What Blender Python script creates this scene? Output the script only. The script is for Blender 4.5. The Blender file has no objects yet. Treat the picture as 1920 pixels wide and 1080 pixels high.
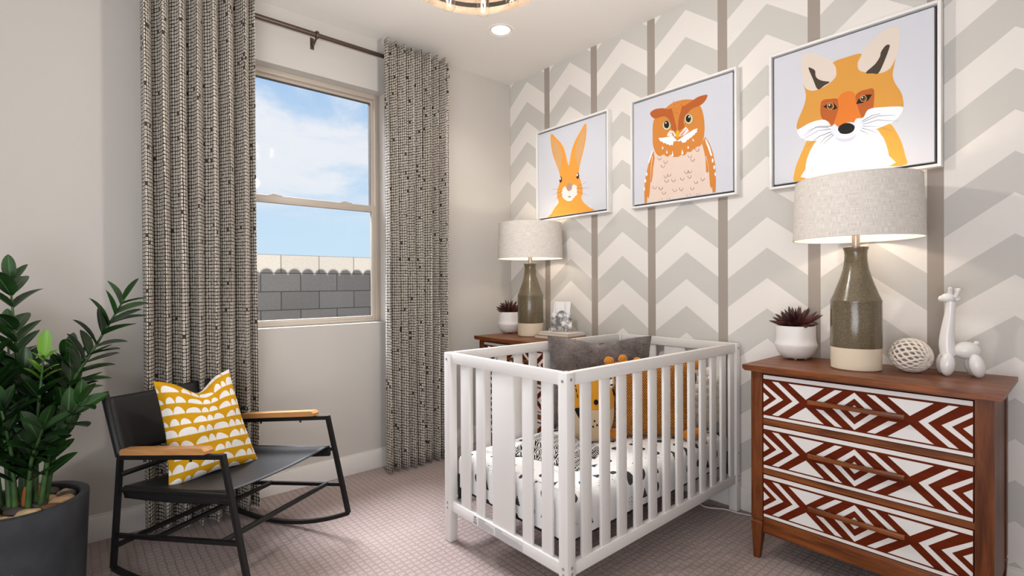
import bpy, bmesh, math, random
from mathutils import Vector, Matrix, noise
PI = math.pi
rnd = random.Random(7)
scene = bpy.context.scene
COL = scene.collection

# ------------------------------------------------------------------ camera
def look_camera():
    f, cx, cy, cz, yaw, pit, rol = 943.195, 3.00488, -2.60, 1.16878, 0.7156519, -0.0065194, -0.0057559
    v = Vector((-math.cos(yaw)*math.cos(pit), math.sin(yaw)*math.cos(pit), math.sin(pit)))
    r = Vector((math.sin(yaw), math.cos(yaw), 0)); u = r.cross(v)
    r2 = r*math.cos(rol) + u*math.sin(rol); u2 = -r*math.sin(rol) + u*math.cos(rol)
    cd = bpy.data.cameras.new('camera'); co = bpy.data.objects.new('camera', cd); COL.objects.link(co)
    M = Matrix((r2, u2, -v)).transposed().to_4x4(); M.translation = (cx, cy, cz)
    co.matrix_world = M
    cd.sensor_width = 36.0; cd.lens = f/1920*36; cd.clip_start = 0.02; cd.clip_end = 200
    scene.camera = co
look_camera()
scene.view_settings.view_transform = 'Standard'
scene.view_settings.look = 'None'
scene.view_settings.gamma = 1
scene.view_settings.use_curve_mapping = False
scene.view_settings.exposure = 0.03

# ------------------------------------------------------------------ node helper
def lin(h):
    if isinstance(h, (tuple, list)): return (*h[:3], 1)
    h = h.lstrip('#'); c = [int(h[i:i+2], 16)/255 for i in (0, 2, 4)]
    return tuple((x/12.92 if x <= .04045 else ((x+.055)/1.055)**2.4) for x in c) + (1,)

class NT:
    def __init__(s, tree): s.t = tree; s.n = tree.nodes; s.l = tree.links
    def node(s, typ, **kw):
        n = s.n.new(typ)
        for k, v in kw.items(): setattr(n, k, v)
        return n
    def put(s, sock, v):
        if isinstance(v, bpy.types.NodeSocket): s.l.new(v, sock)
        else:
            try: sock.default_value = v
            except Exception: sock.default_value = lin(v)
    def m(s, op, *a, clamp=False):
        n = s.node('ShaderNodeMath', operation=op, use_clamp=clamp)
        for i, v in enumerate(a): s.put(n.inputs[i], v)
        return n.outputs[0]
    def mix(s, fac, a, b):
        n = s.node('ShaderNodeMix', data_type='RGBA')
        s.put(n.inputs[0], fac)
        for i, v in ((6, a), (7, b)):
            if isinstance(v, str): v = lin(v)
            s.put(n.inputs[i], v)
        return n.outputs[2]
    def coord(s, kind='Object'): return s.node('ShaderNodeTexCoord').outputs[kind]
    def xyz(s, v):
        n = s.node('ShaderNodeSeparateXYZ'); s.put(n.inputs[0], v); return n.outputs
    def vec(s, x, y, z=0.0):
        n = s.node('ShaderNodeCombineXYZ')
        for i, v in enumerate((x, y, z)): s.put(n.inputs[i], v)
        return n.outputs[0]
    def mapping(s, v, scale=(1, 1, 1), rot=(0, 0, 0), loc=(0, 0, 0)):
        n = s.node('ShaderNodeMapping'); s.put(n.inputs[0], v)
        n.inputs[1].default_value = loc; n.inputs[2].default_value = rot; n.inputs[3].default_value = scale
        return n.outputs[0]
    def noise(s, v, scale, detail=3, rough=.5, dist=0, color=False):
        n = s.node('ShaderNodeTexNoise'); s.put(n.inputs['Vector'], v)
        n.inputs['Scale'].default_value = scale; n.inputs['Detail'].default_value = detail
        n.inputs['Roughness'].default_value = rough; n.inputs['Distortion'].default_value = dist
        return n.outputs[1 if color else 0]
    def white(s, v):
        n = s.node('ShaderNodeTexWhiteNoise', noise_dimensions='3D'); s.put(n.inputs['Vector'], v)
        return n.outputs['Value']
    def voro(s, v, scale, feature='F1', rand=1.0):
        n = s.node('ShaderNodeTexVoronoi', feature=feature); s.put(n.inputs['Vector'], v)
        n.inputs['Scale'].default_value = scale; n.inputs['Randomness'].default_value = rand
        return n.outputs
    def ss(s, x, a, b):
        n = s.node('ShaderNodeMapRange', interpolation_type='SMOOTHSTEP')
        s.put(n.inputs[0], x); s.put(n.inputs[1], a); s.put(n.inputs[2], b)
        n.inputs[3].default_value = 0; n.inputs[4].default_value = 1
        return n.outputs[0]
    def bump(s, h, strength=.3, dist=.01):
        n = s.node('ShaderNodeBump'); n.inputs['Strength'].default_value = strength
        n.inputs['Distance'].default_value = dist; s.put(n.inputs['Height'], h); return n.outputs[0]

MATS = {}
def mat(name, color='#808080', rough=.6, metal=0., spec=.5, coat=0., sheen=0., build=None, trans=0., emit=None, estr=0., sss=0.):
    if name in MATS: return MATS[name]
    m = bpy.data.materials.new(name); m.use_nodes = True
    t = NT(m.node_tree); b = m.node_tree.nodes['Principled BSDF']
    b.inputs['Base Color'].default_value = lin(color); b.inputs['Roughness'].default_value = rough
    b.inputs['Metallic'].default_value = metal; b.inputs['Specular IOR Level'].default_value = spec
    b.inputs['Coat Weight'].default_value = coat; b.inputs['Sheen Weight'].default_value = sheen
    b.inputs['Transmission Weight'].default_value = trans
    if emit: b.inputs['Emission Color'].default_value = lin(emit); b.inputs['Emission Strength'].default_value = estr
    if build: build(t, b)
    m.diffuse_color = lin(color)
    MATS[name] = m; return m

# ------------------------------------------------------------------ world
def make_world():
    w = bpy.data.worlds.new('sky'); w.use_nodes = True; scene.world = w
    t = NT(w.node_tree); bg = w.node_tree.nodes['Background']
    d = t.coord('Generated'); x, y, z = t.xyz(d)
    zc = t.m('MAXIMUM', z, 0.0)
    base = t.mix(t.ss(z, 0.0, .55), '#cbe5f8', '#98bdea')
    k = t.m('ADD', zc, .22)
    p = t.vec(t.m('DIVIDE', x, k), t.m('DIVIDE', y, k), t.m('MULTIPLY', zc, 1.5))
    n1 = t.noise(t.mapping(p, scale=(1, .8, 1), loc=(2.3, .35, 0)), 1.9, 7, .58, .5)
    n2 = t.noise(t.mapping(p, loc=(.7, 4.1, 0)), 4.5, 5, .6)
    n = t.m('ADD', n1, t.m('MULTIPLY', t.m('SUBTRACT', n2, .5), .22))
    cl = t.ss(n, .34, .57)
    cl = t.m('MULTIPLY', cl, t.ss(z, .10, .19))
    col = t.mix(t.m('MULTIPLY', cl, .93), base, '#edf0f6')
    below = t.ss(z, -.02, 0.0)
    col = t.mix(below, '#8f8a84', col)
    t.put(bg.inputs[0], col); bg.inputs[1].default_value = 1.0
make_world()

def aim(o, target):
    o.rotation_euler = (Vector(target)-o.location).to_track_quat('-Z', 'Y').to_euler()
def lamp(name, typ, loc, energy, color='#ffffff', target=None, **kw):
    ld = bpy.data.lights.new(name, typ); ld.energy = energy; ld.color = lin(color)[:3]
    for k, v in kw.items(): setattr(ld, k, v)
    o = bpy.data.objects.new(name, ld); COL.objects.link(o); o.location = loc
    if target: aim(o, target)
    return o
# sun: comes from behind the house, over the roof, onto the yard wall
SUN = lamp('sun', 'SUN', (6, -1, 5), 6.2, '#fff8f0', angle=math.radians(.45))
SUN.rotation_euler = Vector((-1, .02, -.567)).to_track_quat('-Z', 'Y').to_euler()
# two broad soft fill lamps added behind the camera, with no opening there
lamp('back_fill', 'AREA', (3.3, -4.3, 1.5), 11, '#eef3ff', target=(1.0, -.6, 1.5), shape='RECTANGLE', size=2.4, size_y=2.0)
lamp('side_fill', 'AREA', (4.3, -1.9, 1.4), 3.5, '#eef3ff', target=(.4, -1.6, 1.4), shape='RECTANGLE', size=2.0, size_y=2.0)  # second added fill lamp, unseen, on the east side
# added fill lamp behind the camera, turned up to brighten the ceiling
lamp('ceiling_fill', 'AREA', (3.0, -3.4, .9), 56, '#f3f5fb', target=(2.0, -2.2, 2.74), shape='RECTANGLE', size=1.6, size_y=1.6)
# daylight falling in through the window (sky brightness outside, beyond the glass, above the sight line)
lamp('window_daylight', 'AREA', (-1.3, -1.53, 3.1), 68, '#f1f5ff', target=(.8, -1.5, .2), shape='RECTANGLE', size=1.8, size_y=1.0, spread=math.radians(75))
# recessed cans' light is made in downlight(); table lamps' bulbs in lamp builder

# ------------------------------------------------------------------ mesh builder
def basis(z, ref=None):
    z = Vector(z).normalized()
    if ref is None: ref = Vector((0, 0, 1)) if abs(z.z) < .95 else Vector((1, 0, 0))
    x = (Vector(ref) - z*Vector(ref).dot(z))
    if x.length < 1e-6: x = z.orthogonal()
    x.normalize(); return x, z.cross(x), z

class MB:
    def __init__(s): s.v = []; s.f = []; s.mi = []; s.uv = []
    def add(s, verts, faces, mi=0, M=None, uv=None):
        o = len(s.v)
        for i, p in enumerate(verts):
            p = Vector(p); s.v.append(M @ p if M is not None else p)
            s.uv.append(uv[i] if uv else (0, 0))
        for k, f in enumerate(faces):
            s.f.append([o+i for i in f]); s.mi.append(mi[k] if isinstance(mi, list) else mi)
        return s
    def addbm(s, bm, mi=0, M=None):
        bm.verts.index_update()
        s.add([v.co.copy() for v in bm.verts], [[v.index for v in f.verts] for f in bm.faces], mi, M); bm.free(); return s
    def box(s, c, d, mi=0, bev=0., seg=2, M=None):
        bm = bmesh.new(); bmesh.ops.create_cube(bm, size=1)
        for v in bm.verts: v.co = Vector((v.co.x*d[0], v.co.y*d[1], v.co.z*d[2])) + Vector(c)
        if bev > 0: bmesh.ops.bevel(bm, geom=bm.edges[:], offset=min(bev, min(d)*.49), segments=seg, profile=.5, affect='EDGES')
        return s.addbm(bm, mi, M)
    def bx(s, x0, x1, y0, y1, z0, z1, mi=0, bev=0., seg=2, M=None):
        return s.box(((x0+x1)/2, (y0+y1)/2, (z0+z1)/2), (abs(x1-x0), abs(y1-y0), abs(z1-z0)), mi, bev, seg, M)
    def cyl(s, p0, p1, r0, r1=None, n=16, mi=0, caps=True, M=None, rot=0., ref=None):
        r1 = r0 if r1 is None else r1
        return s.tube([p0, p1], [r0, r1], n, mi, caps, M, rot, ref)
    def tube(s, pts, r, n=10, mi=0, caps=True, M=None, rot=0., ref=None, flat=None):
        pts = [Vector(p) for p in pts]; N = len(pts)
        rr = r if isinstance(r, (list, tuple)) else [r]*N
        V = []; F = []
        px = None
        for i, p in enumerate(pts):
            if i == 0: d = pts[1]-p
            elif i == N-1: d = p-pts[i-1]
            else: d = (pts[i+1]-p).normalized() + (p-pts[i-1]).normalized()
            x, y, z = basis(d, ref if ref is not None else px)
            px = x; k = 1.0
            if 0 < i < N-1:
                c = (pts[i+1]-p).normalized().dot((p-pts[i-1]).normalized()); k = 1/max(.35, math.sqrt(max(0.0, (1+c)/2)))
                k = min(k, 1.6)
            for j in range(n):
                a = rot + 2*PI*j/n
                q = x*math.cos(a)*rr[i]*(flat[0] if flat else 1) + y*math.sin(a)*rr[i]*(flat[1] if flat else 1)
                if 0 < i < N-1 and k > 1.02:
                    b = ((pts[i+1]-p).normalized() - (p-pts[i-1]).normalized())
                    if b.length > 1e-6: b.normalize(); q = q + b*(q.dot(b))*(k-1)
                V.append(p+q)
        for i in range(N-1):
            for j in range(n):
                a = i*n+j; b = i*n+(j+1) % n
                F.append([a, b, b+n, a+n])
        if caps: F.append(list(range(n))[::-1]); F.append([(N-1)*n+j for j in range(n)])
        return s.add(V, F, mi, M)
    def lathe(s, prof, n=32, c=(0, 0, 0), mi=0, M=None, mis=None):
        V = []; F = []; mm = []; c = Vector(c); N = len(prof)
        for r, z in prof:
            for j in range(n):
                a = 2*PI*j/n; V.append(c+Vector((r*math.cos(a), r*math.sin(a), z)))
        for i in range(N-1):
            for j in range(n):
                a = i*n+j; b = i*n+(j+1) % n
                F.append([a, b, b+n, a+n]); mm.append(mis[i] if mis else mi)
        if tuple(prof[0]) != tuple(prof[-1]):          # open profiles get end caps, closed rings do not
            if prof[0][0] > 1e-3: F.append(list(range(n))[::-1]); mm.append(mm[0])
            if prof[-1][0] > 1e-3: F.append([(N-1)*n+j for j in range(n)]); mm.append(mi)
        return s.add(V, F, mm, M)
    def ell(s, c, r, mi=0, M=None, nu=20, nv=12, jit=0., seed=0):
        V = []; F = []; c = Vector(c)
        r = Vector((r, r, r)) if isinstance(r, (int, float)) else Vector(r)
        for i in range(nv+1):
            th = PI*i/nv
            for j in range(nu):
                a = 2*PI*j/nu; d = Vector((math.sin(th)*math.cos(a), math.sin(th)*math.sin(a), math.cos(th)))
                k = 1 + (jit*noise.noise(d*1.3+Vector((seed, seed*1.7, 0))) if jit else 0)
                V.append(c+Vector((d.x*r.x, d.y*r.y, d.z*r.z))*k)
        for i in range(nv):
            for j in range(nu):
                a = i*nu+j; b = i*nu+(j+1) % nu
                F.append([a, a+nu, b+nu, b])
        return s.add(V, F, mi, M)
    def prism(s, poly, O, X, Y, D, mi=0, bev=0):
        """2-D polygon poly in frame (O, X, Y), extruded along vector D"""
        O, X, Y, D = Vector(O), Vector(X), Vector(Y), Vector(D); n = len(poly)
        a = sum(poly[i][0]*poly[(i+1) % n][1]-poly[(i+1) % n][0]*poly[i][1] for i in range(n))
        P = list(poly) if (a > 0) == (X.cross(Y).dot(D) > 0) else list(poly)[::-1]
        V = [O+X*p[0]+Y*p[1] for p in P] + [O+X*p[0]+Y*p[1]+D for p in P]
        F = [list(range(n))[::-1], [n+i for i in range(n)]] + [[i, (i+1) % n, n+(i+1) % n, n+i] for i in range(n)]
        return s.add(V, F, mi)
    def grid(s, fn, nu, nv, mi=0, uvfn=None, closeu=False):
        V = []; F = []; U = []
        for i in range(nu+1):
            for j in range(nv+1):
                u, v = i/nu, j/nv; V.append(fn(u, v)); U.append(uvfn(u, v) if uvfn else (u, v))
        for i in range(nu):
            for j in range(nv):
                a = i*(nv+1)+j; F.append([a, a+nv+1, a+nv+2, a+1])
        return s.add(V, F, mi, None, U)
    def build(s, name, mats, parent=None, off=None, smooth=35, loc=None, kind=None, label=None, merge=False):
        me = bpy.data.meshes.new(name)
        o3 = Vector(off) if off is not None else Vector((0, 0, 0))
        me.from_pydata([tuple(v-o3) for v in s.v], [], s.f)
        mats = mats if isinstance(mats, (list, tuple)) else [mats]
        for m in mats: me.materials.append(m)
        me.polygons.foreach_set('material_index', s.mi)
        uvl = me.uv_layers.new(name='UVMap')
        for lp in me.loops: uvl.data[lp.index].uv = s.uv[lp.vertex_index]
        if merge:
            bm = bmesh.new(); bm.from_mesh(me); bmesh.ops.remove_doubles(bm, verts=bm.verts[:], dist=1e-5)
            bmesh.ops.recalc_face_normals(bm, faces=bm.faces[:]); bm.to_mesh(me); bm.free()
        me.validate(); me.update()
        if smooth:
            me.polygons.foreach_set('use_smooth', [True]*len(me.polygons)); me.set_sharp_from_angle(angle=math.radians(smooth))
        o = bpy.data.objects.new(name, me); COL.objects.link(o)
        if parent is not None: o.parent = parent
        if loc is not None: o.location = loc
        if kind: o['kind'] = kind
        if label: o['label'] = label
        return o

def thing(name, label, cat, loc=(0, 0, 0), rz=0., group=None):
    o = bpy.data.objects.new(name, None); COL.objects.link(o); o.empty_display_size = .05
    o.location = loc; o.rotation_euler = (0, 0, rz); o['label'] = label; o['category'] = cat
    if group: o['group'] = group
    return o
def tag(o, label, cat, group=None):
    o['label'] = label; o['category'] = cat
    if group: o['group'] = group
    return o
def kids(o): return [c for c in bpy.data.objects if c.parent is o]
def copy_tree(o, parent=None):
    c = o.copy(); COL.objects.link(c)
    if parent is not None: c.parent = parent
    for ch in kids(o): copy_tree(ch, c)
    return c
def struct(mb, name, mats, **kw): return mb.build(name, mats, kind='structure', **kw)
def catmull(P, k=4, closed=True):
    n = len(P); out = []
    rng = range(n) if closed else range(n-1)
    for i in rng:
        g = lambda j: P[j % n] if closed else P[max(0, min(n-1, j))]
        a, b, c, d = g(i-1), g(i), g(i+1), g(i+2)
        for t in range(k):
            t /= k
            out.append(tuple(.5*((2*b[q])+(-a[q]+c[q])*t+(2*a[q]-5*b[q]+4*c[q]-d[q])*t*t+(-a[q]+3*b[q]-3*c[q]+d[q])*t**3) for q in range(len(b))))
    if not closed: out.append(tuple(P[-1]))
    return out

# ------------------------------------------------------------------ materials
def fine_bump(scale, strength, dist=.002, kind='Object'):
    def f(t, b): t.put(b.inputs['Normal'], t.bump(t.noise(t.coord(kind), scale, 4), strength, dist))
    return f
M_WALL = mat('wall_paint', '#c6c1ba', .75, spec=.25, build=fine_bump(90, .06))
M_CEIL = mat('ceiling_paint', '#e4e0da', .85, spec=.2, build=fine_bump(70, .08))
M_TRIM = mat('trim_paint', '#e4e0da', .45)
def chevron(t, b):
    x, y, z = t.xyz(t.coord())
    P, A0, H, Z0 = .4373, .2, .151, 1.1955
    k = t.m('DIVIDE', t.m('SUBTRACT', x, A0-P/2), P)
    dx = t.m('MULTIPLY', t.m('ABSOLUTE', t.m('SUBTRACT', t.m('FRACT', k), .5)), P)
    w = t.m('DIVIDE', t.m('SUBTRACT', t.m('ADD', z, t.m('MULTIPLY', dx, .765)), Z0-10*2*H), 2*H)
    light = t.m('GREATER_THAN', t.m('FRACT', w), .5)
    sx = t.m('MULTIPLY', t.m('ABSOLUTE', t.m('SUBTRACT', t.m('FRACT', t.m('DIVIDE', t.m('SUBTRACT', x, .413-.4369/2), .4369)), .5)), .4369)
    stripe = t.m('LESS_THAN', sx, .0262)
    tex = t.noise(t.mapping(t.coord(), scale=(4, 4, 160)), 1.0, 3)
    col = t.mix(light, '#cac7c1', '#e7e2dc')
    col = t.mix(stripe, col, '#a0968c')
    col = t.mix(t.m('MULTIPLY', t.m('SUBTRACT', tex, .5), .10, clamp=True), col, '#8d857c')
    t.put(b.inputs['Base Color'], col)
M_CHEV = mat('chevron_wallpaper', '#d5cfc8', .7, spec=.3, build=chevron)
def carpet(t, b):
    co = t.coord(); x, y, z = t.xyz(co)
    wob = t.noise(co, 24, 3); s = .030
    u = t.m('ADD', t.m('DIVIDE', x, s), t.m('MULTIPLY', wob, .42)); v = t.m('ADD', t.m('DIVIDE', y, s), t.m('MULTIPLY', t.noise(t.mapping(co, loc=(5, 3, 0)), 24, 3), .42))
    fu = t.m('ABSOLUTE', t.m('SUBTRACT', t.m('FRACT', u), .5)); fv = t.m('ABSOLUTE', t.m('SUBTRACT', t.m('FRACT', v), .5))
    edge = t.m('MAXIMUM', fu, fv)                      # .5 on grid lines
    line = t.ss(edge, .33, .49)
    pile = t.noise(co, 420, 3, .6); pile2 = t.noise(co, 110, 3, .6)
    big = t.noise(co, 1.6, 3)
    col = t.mix(t.ss(pile, .3, .7), '#8a7771', '#b9a69f')
    col = t.mix(t.ss(pile2, .25, .8), col, '#ad9a94')
    col = t.mix(t.m('MULTIPLY', line, .34), col, '#66544f')
    col = t.mix(t.m('MULTIPLY', t.ss(big, .4, .7), .15), col, '#c0aea6')
    t.put(b.inputs['Base Color'], col)
    h = t.m('ADD', t.m('MULTIPLY', line, -1.0), t.m('MULTIPLY', t.m('ADD', pile, pile2), .55))
    t.put(b.inputs['Normal'], t.bump(h, .7, .005))
M_CARPET = mat('woven_loop_carpet', '#97857e', .95, spec=.1, sheen=.25, build=carpet)
M_VINYL = mat('window_vinyl', '#b8ac9e', .45)
def thin_glass(name, tint, rough, f0):
    # thin clear pane: straight-through transmission plus a facing-angle reflection
    m = bpy.data.materials.new(name); m.use_nodes = True; t = NT(m.node_tree); n = m.node_tree.nodes
    out = n['Material Output']; n.remove(n['Principled BSDF'])
    tr = t.node('ShaderNodeBsdfTransparent'); tr.inputs[0].default_value = tint
    gl = t.node('ShaderNodeBsdfGlossy'); gl.inputs['Roughness'].default_value = rough
    lw = t.node('ShaderNodeLayerWeight'); lw.inputs[0].default_value = .5
    fac = t.m('ADD', f0, t.m('MULTIPLY', t.m('POWER', lw.outputs['Facing'], 5.0), 1-f0))
    mx = t.node('ShaderNodeMixShader'); t.l.new(fac, mx.inputs[0]); t.l.new(tr.outputs[0], mx.inputs[1]); t.l.new(gl.outputs[0], mx.inputs[2])
    t.l.new(mx.outputs[0], out.inputs[0]); return m
M_GLASS = thin_glass('window_glass', (1, 1, 1, 1), 0., .012)
M_BULB = thin_glass('clear_bulb_glass', (1, .97, .93, 1), .02, .03)
def curtain_cloth(t, b):
    u, v, _ = t.xyz(t.coord('UV')); c = .0168
    U = t.m('DIVIDE', u, c); V = t.m('DIVIDE', v, c)
    iu = t.m('FLOOR', U); iv = t.m('FLOOR', V); idv = t.vec(iu, iv, 1.0)
    r1 = t.white(idv); r2 = t.white(t.vec(iv, iu, 5.0)); r3 = t.white(t.vec(iu, iv, 9.0))
    lu = t.m('ADD', t.m('SUBTRACT', t.m('FRACT', U), .5), t.m('MULTIPLY', t.m('SUBTRACT', r1, .5), .12))
    lv = t.m('ADD', t.m('SUBTRACT', t.m('FRACT', V), .5), t.m('MULTIPLY', t.m('SUBTRACT', r2, .5), .12))
    p4 = lambda a, k: t.m('POWER', t.m('DIVIDE', t.m('ABSOLUTE', a), k), 4.0)
    sq = t.m('ADD', p4(lu, t.m('ADD', .33, t.m('MULTIPLY', r3, .06))), p4(lv, t.m('ADD', .33, t.m('MULTIPLY', r1, .06))))
    ring = t.m('LESS_THAN', sq, 1.0)
    dot = t.m('LESS_THAN', t.m('ADD', p4(lu, .13), p4(lv, .13)), 1.0)
    solid = t.m('GREATER_THAN', t.white(t.vec(iu, iv, 3.0)), .982)
    f = t.m('MULTIPLY', t.m('MULTIPLY', ring, t.m('SUBTRACT', 1.0, dot)), t.m('SUBTRACT', 1.0, solid))
    t.put(b.inputs['Base Color'], t.mix(f, '#463e36', '#e4ddd0'))
M_CURTAIN = mat('printed_curtain_cloth', '#8d857a', .9, spec=.1, sheen=.1, build=curtain_cloth)
M_BRONZE = mat('bronze_metal', '#5b4c43', .38, metal=.7)
M_BLACK = mat('black_powder_coat', '#131313', .5, spec=.4)
M_DARK = mat('black_plastic', '#181818', .55)
M_WHITE = mat('white_lacquer', '#dfdcd8', .38)
M_PICFRAME = mat('white_picture_frame', '#eae8e6', .45)
M_GAP = mat('charcoal_float_gap', '#403d3b', .7)
M_PAPER = mat('canvas_print', '#cfd1d9', .7, spec=.2)
def wood(name, a, bcol, scale=1., rough=.42, axis=0, contrast=1., coat=.15, spec=.4):
    def f(t, b):
        sc = [14, 14, 14]; sc[axis] = 1.1
        co = t.mapping(t.coord(), scale=tuple(q*scale for q in sc))
        n = t.noise(co, 2.2, 6, .62, .7); n2 = t.noise(co, 9, 4, .6)
        big = t.noise(t.coord(), 3.5, 2)
        k = t.ss(t.m('ADD', t.m('MULTIPLY', n, .75), t.m('MULTIPLY', n2, .25)), .5-.2/contrast, .5+.2/contrast)
        c = t.mix(k, a, bcol); c = t.mix(t.m('MULTIPLY', t.ss(big, .4, .75), .35), c, bcol)
        t.put(b.inputs['Base Color'], c)
        t.put(b.inputs['Normal'], t.bump(n2, .08, .002))
    return mat(name, a, rough, coat=coat, spec=spec, build=f)
M_WALNUT = wood('stained_brown_wood', '#4a2209', '#8d5026', contrast=1.3, rough=.4, coat=.06, spec=.3)
M_WALNUTV = wood('stained_brown_wood_upright', '#48210a', '#794220', axis=2, coat=.04, spec=.25, contrast=1.2)
M_RED = wood('red_brown_drawer_stain', '#531803', '#6a2507', rough=.65, coat=0, spec=.12)
M_INLAY = mat('white_drawer_paint', '#e2dfdb', .55, build=fine_bump(60, .1))
M_OAK = wood('oiled_light_wood', '#b87a44', '#d6a066', rough=.45, axis=0)
M_RING = wood('washed_wood_ring', '#756353', '#96826e', rough=.6, coat=0)
M_LEATHER = mat('black_leather', '#1b1b1c', .5, spec=.45, build=fine_bump(160, .15, .001))


# ================================================================== THE ROOM
XW, YB, HC = 4.6, -4.8, 2.74            # far extents behind the camera
OY0, OY1, OZ0, OZ1 = -1.985, -1.075, .932, 2.415    # window opening
T = .16
f = MB(); f.bx(-T, XW, YB, T, -.06, 0); struct(f, 'floor', M_CARPET)
w = MB()
w.bx(-T, 0, YB, OY0, -.06, HC); w.bx(-T, 0, OY1, T, -.06, HC)
w.bx(-T, 0, OY0, OY1, -.06, OZ0); w.bx(-T, 0, OY0, OY1, OZ1, HC)
struct(w, 'wall_left', M_WALL, smooth=0)
w = MB(); w.bx(0, XW, 0, T, -.06, HC); struct(w, 'wall_right', M_CHEV, smooth=0)
w = MB(); w.bx(XW, XW+T, YB, T, -.06, HC); struct(w, 'wall_east', M_WALL, smooth=0)
w = MB(); w.bx(-T, XW+T, YB-T, YB, -.06, HC); struct(w, 'wall_south', M_WALL, smooth=0)
DL = (.613, -.60)
c = MB()
def hole_plate(mb, x0, x1, y0, y1, z0, z1, cx, cy, r, n=32):
    # slab with a round hole (ceiling cut for the recessed can)
    sq = []
    for j in range(n):
        a = 2*PI*(j+.5)/n; dx, dy = math.cos(a), math.sin(a); ts = []
        if dx > 1e-9: ts.append((x1-cx)/dx)
        if dx < -1e-9: ts.append((x0-cx)/dx)
        if dy > 1e-9: ts.append((y1-cy)/dy)
        if dy < -1e-9: ts.append((y0-cy)/dy)
        k = min(ts); sq.append((cx+dx*k, cy+dy*k, a))
    V = []; F = []
    for (qx, qy, a) in sq:
        for z in (z0, z1):
            V.append((qx, qy, z)); V.append((cx+r*math.cos(a), cy+r*math.sin(a), z))
    for j in range(n):
        a = 4*j; b = 4*((j+1) % n)
        F += [[a, a+1, b+1, b], [a+2, b+2, b+3, a+3], [a+1, a+3, b+3, b+1]]
    mb.add(V, F)
# four tiles round the can keep the square corners true
cx, cy = DL
hole_plate(c, cx-.3, cx+.3, cy-.3, cy+.3, HC, HC+.1, cx, cy, .058)
for q in ((-T, cx-.3, YB, T), (cx+.3, XW+T, YB, T), (cx-.3, cx+.3, YB, cy-.3), (cx-.3, cx+.3, cy+.3, T)): c.bx(*q, HC, HC+.1)
# corner bits of the holed tile
for sx in (-1, 1):
    for sy in (-1, 1):
        c.add([(cx+sx*.3, cy+sy*.3, HC), (cx+sx*.3, cy+sy*.246, HC), (cx+sx*.246, cy+sy*.3, HC)], [[0, 1, 2] if sx*sy < 0 else [0, 2, 1]])
c.bx(-T, XW+T, YB-T, T, HC+.16, HC+.2)
struct(c, 'ceiling', M_CEIL, smooth=0)
b = MB(); b.bx(0, .014, YB, 0, 0, .115, bev=.003); b.bx(0, .009, YB, 0, .115, .122, bev=.002); struct(b, 'baseboard_left', M_TRIM)
b = MB(); b.bx(.014, XW, -.014, 0, 0, .115, bev=.003); b.bx(.014, XW, -.009, 0, .115, .122, bev=.002); struct(b, 'baseboard_right', M_TRIM)

# ---- window: single-hung, beige vinyl
win = bpy.data.objects.new('window_1', None); COL.objects.link(win); win['kind'] = 'structure'; win.location = (-.1, -1.53, OZ0)
WO = (-.1, -1.53, OZ0)
fr = MB(); x0, x1 = -.14, -.075; b_ = .034
fr.bx(x0, x1, OY0, OY0+b_, OZ0, OZ1, bev=.003); fr.bx(x0, x1, OY1-b_, OY1, OZ0, OZ1, bev=.003)
fr.bx(x0, x1, OY0+b_, OY1-b_, OZ0, OZ0+.022, bev=.003); fr.bx(x0, x1, OY0+b_, OY1-b_, OZ1-.03, OZ1, bev=.003)
fr.build('window_frame', M_VINYL, win, off=WO)
up = MB(); MR0, MR1 = 1.648, 1.69
ly, ry = OY0+b_, OY1-b_
up.bx(-.132, -.105, ly, ly+.014, MR1-.03, OZ1-.03); up.bx(-.132, -.105, ry-.014, ry, MR1-.03, OZ1-.03)
up.bx(-.132, -.105, ly+.014, ry-.014, OZ1-.046, OZ1-.03); up.bx(-.132, -.105, ly+.014, ry-.014, MR1-.03, MR1-.004)
up.build('upper_sash', M_VINYL, win, off=WO)
ga = MB(); ga.bx(-.134, -.106, ry-.0165, ry-.014, MR1-.004, OZ1-.046); ga.bx(-.134, -.106, ly+.014, ly+.0165, MR1-.004, OZ1-.046); ga.bx(-.134, -.106, ly+.0165, ry-.0165, OZ1-.0485, OZ1-.046)
ga.build('gasket', mat('grey_gasket', '#5d5954', .7), win, off=WO)
lo = MB(); s_ = .022
lo.bx(-.104, -.076, ly, ly+s_, OZ0+.022, MR1, bev=.002); lo.bx(-.104, -.076, ry-s_, ry, OZ0+.022, MR1, bev=.002)
lo.bx(-.104, -.076, ly+s_, ry-s_, MR0, MR1, bev=.002); lo.bx(-.104, -.076, ly+s_, ry-s_, OZ0+.022, OZ0+.04, bev=.002)
lo.build('lower_sash', M_VINYL, win, off=WO)
g = MB(); g.bx(-.121, -.117, ly+.014, ry-.014, MR1-.004, OZ1-.046); g.build('upper_pane', M_GLASS, win, off=WO)
g = MB(); g.bx(-.092, -.088, ly+s_, ry-s_, OZ0+.04, MR0); g.build('lower_pane', M_GLASS, win, off=WO)
for yy in (-1.72, -1.30):
    l = MB(); l.bx(-.10, -.078, yy-.035, yy+.035, MR1, MR1+.006, bev=.002); l.bx(-.096, -.084, yy-.02, yy+.012, MR1+.006, MR1+.014, bev=.003)
    l.build('sash_latch', M_VINYL, win, off=WO)

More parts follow.
